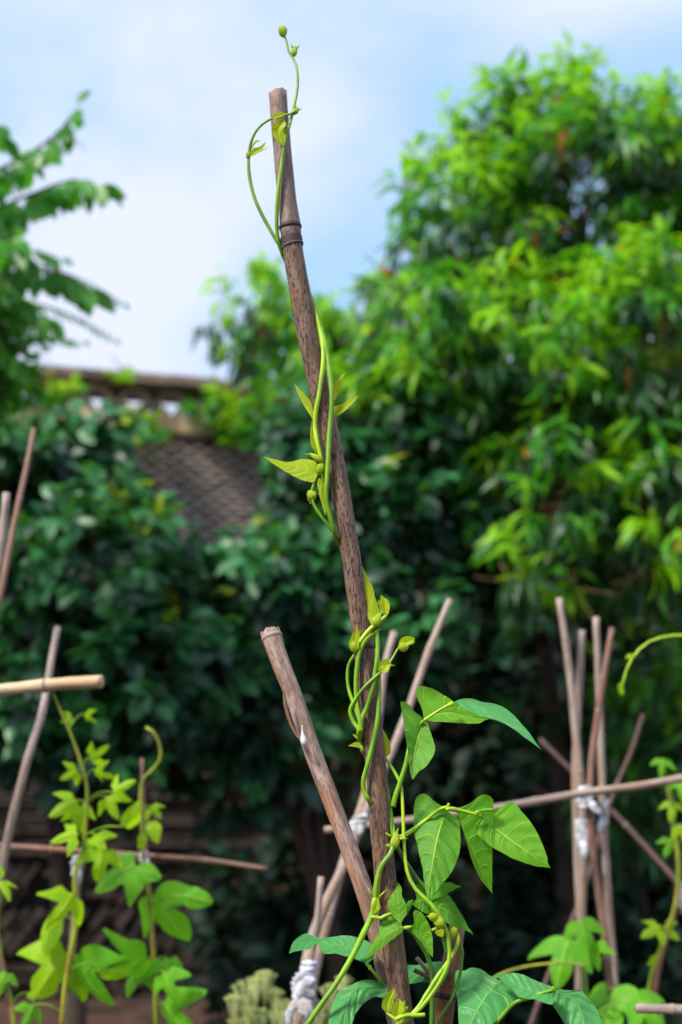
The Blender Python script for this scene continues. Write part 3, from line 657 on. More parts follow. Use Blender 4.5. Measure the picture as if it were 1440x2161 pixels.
GC = 'thin canes of the bean trellis'
canes = [
 ('long pinkish cane leaning right, its tip highest just right of the tallest stake', [(950, 1266), (905, 1375), (850, 1530), (795, 1660), (750, 1770), (715, 1850), (680, 1925), (655, 2000), (640, 2080), (625, 2165)], [2.25, 2.15, 2.1], [17, 21, 24, 30, 30], 'cane', (0.13, .33, .55)),
 ('cane with its blunt tip close beside the tallest stake on the right', [(832, 1335), (812, 1410), (798, 1520), (780, 1640), (752, 1740), (722, 1830), (695, 1930), (668, 2040), (640, 2165)], [2.3, 2.2, 2.15], [18, 22, 24, 26], 'cane', (0.2, .5, .75)),
 ('short upright cane stub left of the leaning canes at bottom centre', [(678, 1850), (670, 1940), (655, 2030), (630, 2165)], 2.1, [16, 18, 20], 'cane', (.45,)),
 ('pale grey cane crossing behind the tan horizontal pole at left', [(122, 1325), (112, 1375), (98, 1460), (88, 1510), (62, 1590), (38, 1680), (18, 1760), (5, 1830), (-20, 1950)], [2.3, 2.2, 2.2], [16, 19, 22, 22], 'cane', (.29, .65)),
 ('dark reddish cane at the far left with a swollen joint', [(72, 905), (58, 980), (40, 1060), (22, 1150), (0, 1260), (-30, 1380)], [2.3, 2.2], [12, 15, 18], 'cane_red', (.33,)),
 ('pale cane cut off at the left edge beside the dark reddish one', [(14, 1040), (9, 1100), (4, 1150), (-12, 1250), (-30, 1340)], 2.15, [18, 20, 20], 'cane', (.35,)),
 ('pinkish upright cane carrying the left yellow-green vine', [(182, 1790), (163, 1870), (160, 1930), (150, 2010), (135, 2165)], 2.3, [14, 18, 22, 18], 'cane', (.3, .6)),
 ('brown cane under the reddish vine stem, right of the white knot', [(300, 1600), (303, 1700), (308, 1800), (318, 1920), (326, 2040), (332, 2165)], 2.4, [9, 12, 15], 'cane_red', (.4,)),
 ('tallest cane of the tied group at right, leaning left at its tip', [(1180, 1262), (1192, 1340), (1204, 1430), (1214, 1530), (1222, 1620), (1230, 1730), (1230, 1860), (1226, 1980), (1222, 2165)], 2.5, [16, 20, 22, 24], 'cane', (.1, .42, .8)),
 ('short blunt cane second from the left in the tied group at right', [(1228, 1330), (1225, 1420), (1219, 1520), (1214, 1620), (1217, 1760), (1222, 1900), (1232, 2060), (1236, 2165)], 2.53, [17, 18, 18], 'cane', (.25, .6)),
 ('upright cane third from the left in the tied group at right', [(1258, 1302), (1262, 1400), (1266, 1500), (1270, 1620), (1276, 1760), (1284, 1900), (1296, 2060), (1304, 2165)], 2.47, [16, 18, 20, 22], 'cane', (.3, .62, .85)),
 ('reddish cane at the right of the tied group, crossing the upright one', [(1292, 1325), (1278, 1410), (1263, 1500), (1250, 1600), (1245, 1690), (1252, 1790), (1266, 1900), (1282, 2020), (1296, 2165)], 2.43, [14, 17, 18, 20], 'cane_red', (.22, .5)),
 ('dim dark cane slanting down to the right edge behind the tied group', [(1140, 1560), (1215, 1635), (1300, 1720), (1370, 1795), (1432, 1865), (1500, 1950)], [2.9, 2.7], [12, 15, 16], 'cane_dark', (.5,)),
 ('faint yellowish cane leaning right above the crossing cane at right', [(1357, 1508), (1335, 1580), (1305, 1650), (1275, 1730), (1245, 1840), (1205, 1950), (1165, 2040), (1120, 2165)], [2.9, 2.7], [10, 13, 14], 'cane_dark', (.25, .6)),
 ('orange cane with a vine on it at the right edge', [(1410, 1655), (1422, 1740), (1432, 1830), (1425, 1920), (1395, 2020), (1372, 2165)], 2.6, [11, 14, 14], 'cane_red', (.4,)),
 ('slim cane curving in at the bottom left corner', [(-20, 1960), (2, 2020), (15, 2090), (28, 2165)], 2.2, [12, 14, 14], 'cane_red', (.5,)),
]
for lab, pts, Y, w, mt, nd in canes:
    w = [q*.86 for q in w]
    bamboo('bamboo_cane', lab, 'cane', pts, Y, w, M[mt], GC, nodes=nd, segs=10, n=50, ring=M['node_light'])
hor = [
 ('long grey crosspiece cane tied across the upright canes at right', [(685, 1752), (870, 1730), (1060, 1703), (1235, 1673), (1340, 1660), (1440, 1643), (1620, 1615)], 2.36, [16, 18, 19, 18], 'cane', (.12, .3, .47, .62, .8)),
 ('thick tan pole end lying level at the left edge', [(215, 1438), (120, 1444), (0, 1456), (-160, 1468)], [1.95, 2.0], [31, 29, 28], 'cane_tan', (.32,)),
 ('thin brown crosspiece cane low at left behind the yellow-green vines', [(565, 1834), (430, 1815), (280, 1805), (100, 1792), (0, 1786), (-160, 1776)], 2.42, [11, 14, 16, 17], 'cane_red', (.18, .4, .63)),
 ('short pale cane end at the bottom right corner', [(1342, 2128), (1440, 2131), (1600, 2136)], 2.0, [22, 24], 'cane', (.3,)),
]
for lab, pts, Y, w, mt, nd in hor:
    w = [q*.9 for q in w]
    bamboo('bamboo_cane', lab, 'cane', pts, Y, w, M[mt], GC, nodes=nd, segs=12, n=50, ground=False, ring=M['node_light'])

# ------------------------------------------------------------ cloth ties
def tie(px, py, Y, w, h, label, tails=1, rot=0.0, seed=0):
    rd = random.Random(seed); c = at(px, py, Y); k = Y/FPX
    root = thing('cloth_tie', c, label, 'cloth tie', 'white cloth strips knotted round the canes')
    b = MB(); nz, na = 13, 26; V = []; F = []
    for i in range(nz):
        f = i/(nz-1); z = (f-.5)*h*k
        for j in range(na):
            a = 2*math.pi*j/na; q = Vector((math.cos(a)*1.3, math.sin(a)*1.3, f*h/16+seed*3.1))
            r = w*k*.5*(0.80+0.34*noise.noise(q)+0.16*noise.noise(q*2.7)+0.10*math.sin(f*h*.55+a*1.5))*(0.72+0.28*math.sin(math.pi*min(max(f, .03), .97)))
            V.append(Vector((c.x+r*math.cos(a), c.y+r*.8*math.sin(a), c.z+z+r*math.cos(a)*rot)))
    for i in range(nz-1):
        for j in range(na): F.append((i*na+j, i*na+(j+1) % na, (i+1)*na+(j+1) % na, (i+1)*na+j))
    F += [tuple(range(na))[::-1], tuple((nz-1)*na+j for j in range(na))]
    b.add(V, F); b.build('wrap', M['cloth'], root)
    for q in range(tails):
        x0 = c + Vector((rd.uniform(-.3, .3)*w*k, -w*k*.5, -h*k*.2)); e = x0+Vector((rd.uniform(-.5, .5)*w*k, -.004, -h*k*rd.uniform(.5, .8)))
        P = resamp([x0, x0.lerp(e, .5)+Vector((rd.uniform(-.2, .2)*w*k, -.004, 0)), e], 8); b = MB(); b.tube(P, [k*5, k*8, k*9, k*8, k*9, k*7, k*7, k*3], 7, flat=.3, jitter=.6); b.build('loose_end', M['cloth'], root)
tie(755, 1735, 2.14, 46, 28, 'white cloth knot on the crosspiece cane just left of the tallest stake', 2, .3, 1)
tie(1234, 1682, 2.42, 40, 46, 'white cloth knot where the crosspiece meets the tied cane group', 1, .1, 2)
tie(1232, 1762, 2.46, 42, 62, 'larger white cloth wrapping below the crosspiece on the cane group', 1, -.2, 3)
tie(1276, 1716, 2.45, 26, 50, 'narrow white cloth wrapping on the right-hand upright cane', 1, .4, 4)
tie(161, 1826, 2.30, 26, 42, 'blue-white cloth knot on the cane of the left yellow-green vine', 1, .2, 5)
tie(304, 1808, 2.38, 24, 24, 'small white cloth knot on the low left crosspiece', 1, 0, 6)
tie(652, 2042, 2.10, 44, 30, 'small white cloth band round the leaning canes at bottom centre', 1, .2, 7)
tie(645, 2092, 2.09, 62, 62, 'big ragged white cloth bundle round the leaning canes at bottom centre', 4, -.2, 8)
tie(1438, 1888, 2.62, 26, 50, 'white cloth knot cut off by the right edge', 1, 0, 9)

# ------------------------------------------------------------ the bean vines in front
SX = np.array(STK, float)
def stk_x(py): return float(np.interp(py, SX[:, 1], SX[:, 0]))
def stk_r(py): return float(np.interp(py, [196, 500, 700, 1100, 2161], [18, 22.5, 20, 20.5, 23.5]))
def sp(p, w, Y0=Y1):
    """3D point of a stem: clings to the front (default) or back ('b') of the stake, or takes an explicit offset in mm"""
    px, py = p[0], p[1]; c = p[2] if len(p) > 2 else 'f'
    if isinstance(c, (int, float)): return at(px, py, Y0+c/1000)
    dx = abs(px-stk_x(py)); r = stk_r(py)+w*0.5+0.5
    off = math.sqrt(max(r*r-dx*dx, 0))*Y0/FPX*1.04
    return at(px, py, Y0 + (off if c == 'b' else -off))
def stem(root, pts, w, mat='stem', name='stem', Y0=Y1, seg=10, taper=None, ground=False):
    ww = w if isinstance(w, (int, float)) else w[0]
    P3 = [sp(p, ww, Y0) for p in pts]
    n = max(14, int(len(pts)*7)); W = np.interp(np.linspace(0, 1, n), np.linspace(0, 1, len(w) if not isinstance(w, (int, float)) else 1), w if not isinstance(w, (int, float)) else [w])
    if ground: P3 = P3+[Vector((P3[-1].x*0.8+.05*0.2, P3[-1].y+.02, .7)), Vector((.09, P3[-1].y+.03, -.02))]; n += 24; W = np.concatenate([W, [W[-1]]*24])
    P = resamp(P3, n); b = MB(); b.tube(P, W*0.5*Y0/FPX*1.02, seg, jitter=.12); return b.build(name, M[mat], root)
def Tc(ox, oy, s): return lambda pts: [(ox+x/s, oy+y/s) + tuple(r) for x, y, *r in pts]
def arc2(P, n):
    return resamp([np.array(p[:2], float) for p in P], n)
def px_leaf(root, base, tip, left, right, mid=None, mat='bean', Y=0.0, lean=0.3, fold=0.0, curl=0.0, name='leaf', nL=34, nW=9, quilt=0.0007, label=None, Y0=Y1, seed=0):
    """one leaflet: its two edges and midrib as seen, set in depth by Y (mm), lean (how far it lies back), fold (edges back +, forward -), curl (tip back +)"""
    L = arc2([base]+left+[tip], nL); Rr = arc2([base]+right+[tip], nL)
    if mid is None: Mi = (L+Rr)/2
    else: Mi = arc2([base]+mid+[tip], nL)
    pyc = (base[1]+tip[1])/2; V = []; U = []; F = []; span = 2*nW+1; k = Y0/FPX
    for i in range(nL):
        v = i/(nL-1)
        for j in range(-nW, nW+1):
            u = j/nW; e = Rr[i] if u > 0 else L[i]; a = abs(u)
            p = Mi[i]*(1-a)+e*a; wid = np.linalg.norm(e-Mi[i])
            vv = v - 0.20*a**1.25; q = abs(((vv*7+wobble(p, seed)*.6) % 1)-.5)*2      # 0 between veins, 1 at a vein
            dpt = lean*(pyc-p[1])*k*0.9 + fold*a*wid*k + curl*(v-.4)*abs(v-.4)*np.linalg.norm(np.subtract(tip, base))*k
            dpt += (quilt*1.7*(q**2.0) *(1 if a > .08 else 0) + (0.0009 if a < .06 else 0))*min(1, wid/18)
            dpt += 0.0028*noise.noise(Vector((p[0]*.018, p[1]*.018, seed)))*min(1, wid/30)
            V.append(at(p[0]+1.3*a*noise.noise(Vector((v*9, u*2, seed))), p[1]+1.3*a*noise.noise(Vector((v*9+5, u*2, seed))), Y0+Y/1000+dpt)); U.append((u, v))
    for i in range(nL-1):
        for j in range(span-1): o = i*span+j; F.append((o, o+1, o+span+1, o+span))
    o = link(name, mesh(name, V, F, [M[mat]], U), root)
    if label: o['label'] = label
    return o
def wobble(p, s): return noise.noise(Vector((p[0]*.012, p[1]*.012, 7+s)))
def bud(root, px, py, rx, ry, rot=0.0, mat='bud', Y=-8, Y0=Y1, horns=0, name='bud'):
    c = at(px, py, Y0+Y/1000); k = Y0/FPX; V = []; F = []; U = []; n, m = 9, 12
    if horns: rx *= .8
    for i in range(n+1):
        t = i/n; a = math.pi*t; rr = math.sin(a)**.8*rx*k*(1+0.12*math.cos(a) if not horns else 1.05-0.55*max(math.cos(a), 0)); z = math.cos(a)*ry*k*(1.25 if horns and math.cos(a) > 0 else 1)
        for j in range(m):
            th = 2*math.pi*j/m; f = 1+0.10*math.cos(th*3+t*2); x = rr*f*math.cos(th); y = rr*f*math.sin(th)
            V.append(c+Vector((x*math.cos(rot)+z*math.sin(rot), y, z*math.cos(rot)-x*math.sin(rot)))); U.append((math.sin(th*1.5), t))
    for i in range(n):
        for j in range(m): F.append((i*m+j, i*m+(j+1) % m, (i+1)*m+(j+1) % m, (i+1)*m+j))
    b = MB(); b.add(V, F, U)
    for h in range(horns):
        a = rot + (h-(horns-1)/2)*0.9; s = c+Vector((math.sin(a), 0, math.cos(a)))*ry*k*.7; e = c+Vector((math.sin(a*1.25), -.1, math.cos(a*1.25)))*ry*k*1.75
        b.tube([s, s.lerp(e, .5), e], [rx*k*.4, rx*k*.22, rx*k*.03], 6)
    return b.build(name, M[mat], root)

# --- upper vine: two shoots above the top joint, then down round the stake
Z0 = Tc(460, 0, 3.6); Z1 = Tc(500, 600, 3.6); Z3 = Tc(520, 1150, 3.2); Z4 = Tc(580, 1600, 2.0)
v1 = thing('bean_vine', at(645, 560, Y1+.01), 'upper bean vine whose curling shoot tips rise past the cut top of the tallest stake', 'bean vine')
stem(v1, Z0([(530, 2020, 'b'), (495, 1935, 4), (468, 1865, 0), (440, 1820, 0), (395, 1740, -1), (330, 1620, -2), (275, 1490, -3), (243, 1360, -4), (233, 1240, -4), (238, 1160, -5), (260, 1060, -8), (310, 970, -12), (390, 910, -14), (470, 882, -14), (540, 868, -12), (590, 845, -10)]), [9, 8, 8, 8, 7, 6, 5])
stem(v1, Z0([(495, 1935, 3), (465, 1850, -1), (450, 1760, -4), (447, 1640, -8), (455, 1480, -12), (475, 1330, -13), (492, 1200, -13), (510, 1080, -13), (535, 980, -12), (558, 900, -9), (580, 800, -7), (600, 700, -5), (607, 600, -3), (595, 500, -2), (570, 440, -1), (540, 390, -1), (520, 310, 0), (505, 270, 0)]), [9, 9, 9, 8, 7, 6, 4.5])
bud(v1, *Z0([(492, 240)])[0], 10.5, 14, -.15, 'bud', 0, horns=0); bud(v1, *Z0([(580, 392)])[0], 9, 13, .12, 'bud', -1, horns=2)
bud(v1, *Z0([(592, 845)])[0], 8, 9, .5, 'bud', -8, horns=2); bud(v1, *Z0([(232, 1180)])[0], 6, 9, .1, 'bud', -5)
bud(v1, *Z0([(460, 885)])[0], 5, 14, 1.45, 'bud', -14, horns=0)
def L_(T, root, base, tip, left, right, mid=None, **k):
    f = lambda a: T(a) if a else None
    return px_leaf(root, T([base])[0], T([tip])[0], T(left), T(right), f(mid), **k)
YL = dict(mat='bean_young', nL=22, nW=6, quilt=0.0003, name='young_leaf')
L_(Z0, v1, (500, 1110), (498, 905), [(440, 1060), (408, 985), (435, 935)], [(515, 1050), (490, 990), (520, 945)], Y=-15, lean=0, fold=-.5, **YL)
L_(Z0, v1, (505, 1110), (512, 945), [(470, 1080), (455, 1000), (490, 960)], [(520, 1060), (512, 1000)], Y=-17, lean=0, fold=.4, **YL)
L_(Z0, v1, (240, 1190), (368, 1075), [(262, 1132), (320, 1112)], [(280, 1178), (340, 1138)], Y=-7, lean=.2, fold=-.4, **YL)
L_(Z0, v1, (240, 1160), (330, 1072), [(255, 1110), (290, 1066)], [(275, 1105), (300, 1078)], Y=-4, lean=0, fold=.3, **YL)
L_(Z0, v1, (240, 1185), (388, 1120), [(285, 1160), (340, 1140)], [(285, 1172), (350, 1140)], Y=-3, lean=0, fold=.3, **YL)
L_(Z0, v1, (400, 905), (520, 862), [(430, 862), (480, 852)], [(440, 900), (490, 885)], Y=-17, lean=0, fold=-.3, **YL)
# middle
stem(v1, Z1([(545, 60, 'b'), (572, 120, 3), (600, 220, 0), (632, 340, -3), (655, 480, -8), (655, 620, -12), (640, 740, -13), (622, 860, -13), (600, 980, -11), (595, 1080, -9), (612, 1200, -10), (640, 1320, -9), (655, 1430, -6), (665, 1560, 'f'), (700, 1700, 'f'), (735, 1820, 'f')]), [9, 10, 10, 10, 9, 8], 'stem_yellow')
stem(v1, Z1([(560, 90, 'b'), (590, 180, 2), (625, 290, -1), (665, 430, -6), (690, 560, -9), (710, 700, -12), (722, 830, -14), (722, 950, -14), (710, 1080, -14), (700, 1220, -14), (692, 1380, -14), (685, 1500, -13), (680, 1600, -12), (688, 1700, -11), (712, 1780, -11), (745, 1890, -8), (790, 2000, 'b'), (850, 2100, 'b')]), [10, 11, 11, 10, 9], 'stem')
stem(v1, Z1([(655, 1380, -9), (620, 1430, -10), (590, 1500, -10), (570, 1590, -10), (590, 1680, -10), (640, 1760, -10), (700, 1840, -9), (745, 1895, -8)]), [5, 6, 7, 7], 'stem')
L_(Z1, v1, (586, 1030), (437, 758), [(560, 1000), (510, 920), (470, 840)], [(575, 930), (555, 880), (500, 820)], Y=-6, lean=.3, fold=.4, **YL)
L_(Z1, v1, (722, 905), (827, 663), [(725, 800), (760, 730)], [(762, 850), (805, 750)], Y=-4, lean=.1, fold=.4, **YL)
L_(Z1, v1, (733, 1012), (928, 848), [(738, 935), (800, 908), (880, 862)], [(790, 985), (865, 922)], Y=-6, lean=.5, fold=-.3, **YL)
L_(Z1, v1, (612, 1450), (203, 1308), [(600, 1350), (560, 1333), (480, 1330), (390, 1350), (300, 1332)], [(585, 1500), (480, 1480), (350, 1410), (270, 1358)], Y=-6, lean=.6, fold=.25, mat='bean_young', quilt=.0006, name='young_leaf')
L_(Z1, v1, (605, 1285), (568, 1028), [(568, 1230), (558, 1150)], [(592, 1200), (576, 1120)], Y=-4, lean=0, **YL)
L_(Z1, v1, (640, 1380), (600, 1440), [(600, 1360), (590, 1400)], [(650, 1420), (630, 1450)], Y=-12, lean=0, **YL)
bud(v1, *Z1([(605, 1318)])[0], 9, 15, -1.0, 'bud', -13, horns=1); bud(v1, *Z1([(635, 1400)])[0], 8, 12, .3, 'bud', -12)
bud(v1, *Z1([(570, 1610)])[0], 10, 13, .3, 'bud', -8)
L_(Z1, v1, (650, 1500), (672, 1760), [(625, 1590), (650, 1680)], [(665, 1590), (685, 1700)], Y=-14, lean=0, fold=.6, **YL)
L_(Z1, v1, (600, 1590), (530, 1600), [(570, 1560), (540, 1570)], [(590, 1640), (560, 1670)], Y=-13, lean=0, fold=.6, **YL)
L_(Z1, v1, (625, 1470), (660, 1600), [(610, 1510), (630, 1580)], [(650, 1490), (665, 1540)], Y=-13, lean=0, fold=.3, **YL)
L_(Z1, v1, (815, 1450), (838, 1412), [(818, 1425)], [(832, 1435)], Y=4, lean=0, **YL)
L_(Z1, v1, (640, 1620), (670, 1560), [(620, 1590), (640, 1565)], [(670, 1610)], Y=-13, lean=0, **YL)

# --- middle vine with the first pair of big trifoliate leaves
v2 = thing('bean_vine', at(745, 2100, Y1), 'middle bean vine twisted round the tallest stake, bearing the two big three-part leaves at right', 'bean vine')
stem(v2, Z3([(740, 730, -11), (700, 790, -10), (685, 850, -9), (690, 960, -9), (728, 1080, -11), (765, 1190, -11), (772, 1280, 'f')]), [6, 7, 8, 8])
stem(v2, Z3([(845, 600, -14), (800, 650, -14), (768, 720, -13), (748, 840, -12), (742, 960, -12), (750, 1090, -13), (768, 1190, -15), (775, 1260, -15)]), [10, 10, 10, 9])
stem(v2, Z3([(1060, 650, -10), (1025, 700, -11), (975, 785, -14), (930, 840, -15), (880, 885, -16), (800, 960, -17), (725, 1060, -14), (702, 1120, -12), (725, 1195, -11), (765, 1255, -12), (775, 1300, 'f')]), [4, 5, 7, 7.5, 8, 8])
stem(v2, Z3([(880, 590, -12), (888, 700, -12), (875, 830, -14), (855, 960, -15), (820, 1080, -14), (780, 1180, -14), (763, 1260, -12), (768, 1330, 'f'), (785, 1385, 'f'), (830, 1450, 'b'), (900, 1500, 'b')]), [9, 10, 10, 9])
stem(v2, Z3([(880, 700, -9), (892, 820, -9), (897, 960, -10), (895, 1090, -12), (880, 1220, -14), (850, 1370, -14), (815, 1500, -13), (792, 1590, -11), (797, 1660, -9), (825, 1720, 'f'), (880, 1800, 'b')]), [9, 10, 10, 9])
stem(v2, Z3([(762, 660, -15), (800, 610, -15), (850, 555, -16), (905, 515, -16), (945, 480, -16)]), [8, 9, 9, 8], 'stem_yellow')
L_(Z3, v2, (822, 455), (763, 105), [(797, 350), (772, 230)], [(868, 380), (858, 300), (812, 200)], Y=-2, lean=.1, fold=.4, **YL)
L_(Z3, v2, (852, 545), (862, 330), [(822, 490), (828, 410)], [(902, 490), (893, 420)], Y=-14, lean=.1, fold=.3, **YL)
L_(Z3, v2, (945, 490), (908, 338), [(903, 445), (903, 400)], [(968, 440), (960, 380)], Y=-15, lean=0, fold=-.6, **YL)
L_(Z3, v2, (905, 430), (893, 370), [(893, 400)], [(915, 400)], Y=-13, lean=0, **YL)
L_(Z3, v2, (740, 725), (748, 535), [(692, 685), (700, 640), (728, 590)], [(762, 690), (757, 620)], Y=-14, lean=0, fold=-.6, **YL)
L_(Z3, v2, (740, 715), (722, 590), [(695, 670), (705, 630)], [(745, 660)], Y=-12, lean=0, **YL)
L_(Z3, v2, (740, 715), (762, 570), [(735, 650)], [(765, 650)], Y=-16, lean=0, **YL)
L_(Z3, v2, (775, 1372), (686, 1358), [(742, 1330), (715, 1342)], [(752, 1368), (720, 1362)], Y=-6, lean=.2, **YL)
L_(Z3, v2, (755, 1310), (718, 1280), [(735, 1280)], [(740, 1305)], Y=-8, lean=.2, **YL)
L_(Z3, v2, (940, 1440), (905, 1215), [(912, 1380), (903, 1300)], [(975, 1400), (960, 1310)], Y=2, lean=.1, fold=.5, **YL)
L_(Z3, v2, (845, 625), (918, 568), [(845, 600), (880, 572)], [(870, 600), (900, 578)], Y=-15, lean=0, **YL)
bud(v2, *Z3([(880, 510)])[0], 12, 15, .5, 'bud', -16, horns=1); bud(v2, *Z3([(728, 690)])[0], 9, 12, 0, 'bud', -13)
bud(v2, *Z3([(928, 825)])[0], 10, 14, .7, 'bud', -15, horns=2); bud(v2, *Z3([(1060, 690)])[0], 10, 10, .5, 'bud', -10)
L_(Z3, v2, (1020, 700), (1140, 632), [(1040, 640), (1080, 615), (1125, 622)], [(1070, 690), (1120, 660)], Y=-12, lean=0, fold=-.6, **YL)
L_(Z3, v2, (1080, 665), (1140, 655), [(1110, 640)], [(1115, 672)], Y=-9, lean=0, **YL)
L_(Z3, v2, (900, 860), (980, 800), [(900, 800), (940, 770)], [(950, 860), (970, 830)], Y=-17, lean=0, fold=-.5, **YL)
stem(v2, Z3([(900, 1380, 'b'), (932, 1425, 2), (960, 1470, 0), (1000, 1530, -2), (1040, 1610, -3), (1052, 1680, -3), (1058, 1800, -4)])+Z4([(545, 330, -5), (550, 410, -5), (562, 490, -8), (600, 560, -12), (650, 605, -16), (690, 655, -18), (722, 720, -18), (737, 790, -17), (735, 860, -17), (700, 940, -17), (650, 1015, -18), (600, 1070, -19), (545, 1115, -20), (480, 1150, -20)]), [6, 8, 9, 9, 11, 14, 17, 16, 15], 'stem_yellow', ground=True)
# leaf A, B, C
cA = Tc(830, 1430, 4.5)
stem(v2, Z4([(500, 205, -3), (510, 160, -4), (530, 100, -5), (552, 30, -5)])+[(861, 1590, -4), (868, 1560, 2), (880, 1537, 3), (895, 1521, -1)], [11, 10, 9, 8, 7], 'stem')
L_(cA, v2, (295, 412), (182, 972), [(280, 385), (200, 320), (150, 255), (70, 224), (85, 320), (110, 500), (135, 680), (150, 800), (160, 900)], [(322, 428), (350, 500), (385, 610), (400, 685), (370, 765), (315, 840), (230, 910)], [(245, 570), (210, 700), (190, 850)], mat='bean', Y=-6, lean=.35, fold=-.35, seed=1)
L_(cA, v2, (290, 395), (912, 395), [(270, 290), (213, 130), (250, 80), (365, 100), (480, 165), (570, 225), (650, 270), (740, 330), (840, 372)], [(340, 412), (450, 420), (600, 430), (740, 437), (830, 430), (865, 408)], [(420, 345), (560, 335), (700, 365)], mat='bean_bright', Y=2, lean=.5, fold=-.2, seed=2)
L_(cA, v2, (560, 240), (1405, 680), [(620, 208), (730, 200), (860, 232), (1000, 260), (1090, 310), (1180, 395), (1290, 520), (1345, 600)], [(605, 250), (610, 290), (660, 325), (740, 345), (900, 385), (1000, 412), (1130, 480), (1250, 570), (1340, 632)], [(700, 225), (830, 265), (960, 350), (1060, 425), (1200, 520), (1310, 600)], mat='bean_mature', Y=-8, lean=1.2, fold=.3, curl=-.2, seed=3)
stem(v2, cA([(295, 405, -8), (400, 335, -9), (500, 275, -9), (570, 238, -8)]), [6, 5.5, 6], 'stem_yellow')
bud(v2, *cA([(545, 255)])[0], 5, 7, 1, 'stem_yellow', -9)
# leaf D, E, F
cD = Tc(860, 1660, 4.5)
stem(v2, Z4([(505, 345, -6), (540, 330, -3), (585, 302, 6), (640, 260, 8), (700, 215, 2), (735, 205, -5)]), [10, 9, 7, 7], 'stem_yellow')
L_(cD, v2, (370, 225), (200, 1092), [(340, 190), (250, 135), (200, 85), (150, 65), (100, 90), (68, 160), (60, 300), (65, 430), (90, 540), (120, 680), (150, 810), (165, 940), (182, 1040)], [(385, 235), (440, 270), (490, 320), (503, 400), (505, 500), (495, 620), (460, 730), (420, 810), (350, 900), (270, 1000)], [(320, 375), (270, 565), (232, 780), (208, 950)], mat='bean', Y=-12, lean=.5, fold=.25, quilt=.0012, nL=52, nW=13, seed=4)
L_(cD, v2, (470, 205), (808, 1018), [(480, 270), (520, 400), (570, 560), (620, 720), (680, 850), (750, 950)], [(540, 185), (620, 140), (700, 80), (745, 75), (800, 105), (820, 160), (818, 240), (812, 400), (808, 600), (806, 800)], [(520, 370), (600, 560), (690, 760)], mat='bean', Y=12, lean=-.15, fold=-.35, quilt=.0009, seed=5)
L_(cD, v2, (690, 265), (1360, 773), [(740, 255), (830, 235), (900, 180), (970, 150), (1030, 165), (1090, 240), (1180, 350), (1250, 470), (1300, 590), (1330, 680), (1334, 725)], [(683, 320), (648, 355), (645, 410), (680, 470), (750, 530), (830, 590), (960, 660), (1100, 720), (1220, 755), (1310, 768)], [(780, 350), (960, 490), (1100, 590), (1240, 690)], mat='bean_bright', Y=-7, lean=.35, fold=.2, quilt=.0010, nL=52, nW=13, seed=6)
stem(v2, cD([(368, 222, -13), (400, 212, -12), (480, 225, -9), (560, 240, -8), (640, 260, -8), (700, 275, -8)]), [7, 10, 9, 7, 6, 5], 'stem_yellow')
bud(v2, *cD([(390, 178)])[0], 3, 5, 0, 'stem_yellow', -12); bud(v2, *cD([(665, 245)])[0], 4, 4, 0, 'stem_yellow', -9)

# --- lower vine: nodes and small trifoliate leaves beside the stake
v3 = thing('bean_vine', at(800, 2150, Y1-.01), 'lower bean vine with small folded leaves and a straight green runner to the lower left', 'bean vine')
c3 = Tc(750, 1840, 5.54)
stem(v3, Z4([(440, 60, 'b'), (468, 105, 2), (482, 170, 0), (492, 250, 0), (502, 340, -6), (490, 400, -11), (455, 450, -14), (432, 520, -14), (424, 590, -13), (418, 640, -12), (400, 690, -12), (370, 750, -14), (320, 850, -18), (260, 950, -20), (200, 1035, -22), (140, 1122, -22), (110, 1170, -22)]), [6, 8, 10, 11, 12, 11, 10, 11], 'stem', ground=False)
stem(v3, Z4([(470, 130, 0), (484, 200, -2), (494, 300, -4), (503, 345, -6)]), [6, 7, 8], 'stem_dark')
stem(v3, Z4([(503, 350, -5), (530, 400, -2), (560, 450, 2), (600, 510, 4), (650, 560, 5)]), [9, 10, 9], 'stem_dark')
bud(v3, 834, 1775, 12, 16, .2, 'bud', -8, horns=3, name='leaf_node'); bud(v3, 820, 1785, 4, 9, -1.2, 'bud', -8)
bud(v3, 792, 1908, 10, 22, .1, 'stem_yellow', -13, horns=2, name='leaf_node')
L_(c3, v3, (200, 500), (262, 300), [(195, 400), (230, 330)], [(290, 430), (280, 350)], Y=-16, lean=0, fold=-.5, **YL)
stem(v3, c3([(190, 530, -15), (240, 530, -16), (300, 540, -17), (350, 515, -17), (420, 490, -17)]), [8, 7, 8, 7], 'stem')
L_(c3, v3, (530, 640), (490, 120), [(480, 560), (420, 500), (392, 430), (382, 355), (395, 265), (430, 150), (460, 124)], [(550, 570), (600, 490), (605, 400), (572, 335), (550, 290), (545, 220), (522, 145)], [(510, 500), (490, 355), (480, 230)], mat='bean_bright', Y=-15, lean=.1, fold=.15, curl=.8, quilt=.0004, seed=7)
L_(c3, v3, (560, 540), (678, 325), [(590, 430), (610, 350), (650, 330)], [(610, 500), (645, 430), (668, 380)], mat='bean', Y=-12, lean=0, fold=.3, nL=20, nW=6, seed=8)
L_(c3, v3, (560, 662), (100, 1032), [(500, 600), (440, 540), (400, 525), (340, 560), (292, 620), (272, 720), (200, 830), (145, 940)], [(560, 690), (500, 740), (420, 800), (330, 880), (230, 950), (160, 1000)], [(420, 700), (290, 800), (180, 930)], mat='bean_bright', Y=-22, lean=.3, fold=.2, quilt=.0005, seed=9)
L_(c3, v3, (645, 640), (903, 997), [(690, 600), (678, 520), (682, 465), (720, 447), (790, 490), (840, 570), (880, 660), (905, 780), (910, 880)], [(680, 720), (750, 790), (800, 860), (850, 940)], [(730, 690), (810, 790), (870, 900)], mat='bean_bright', Y=-18, lean=.2, fold=-.2, quilt=.0005, seed=10)
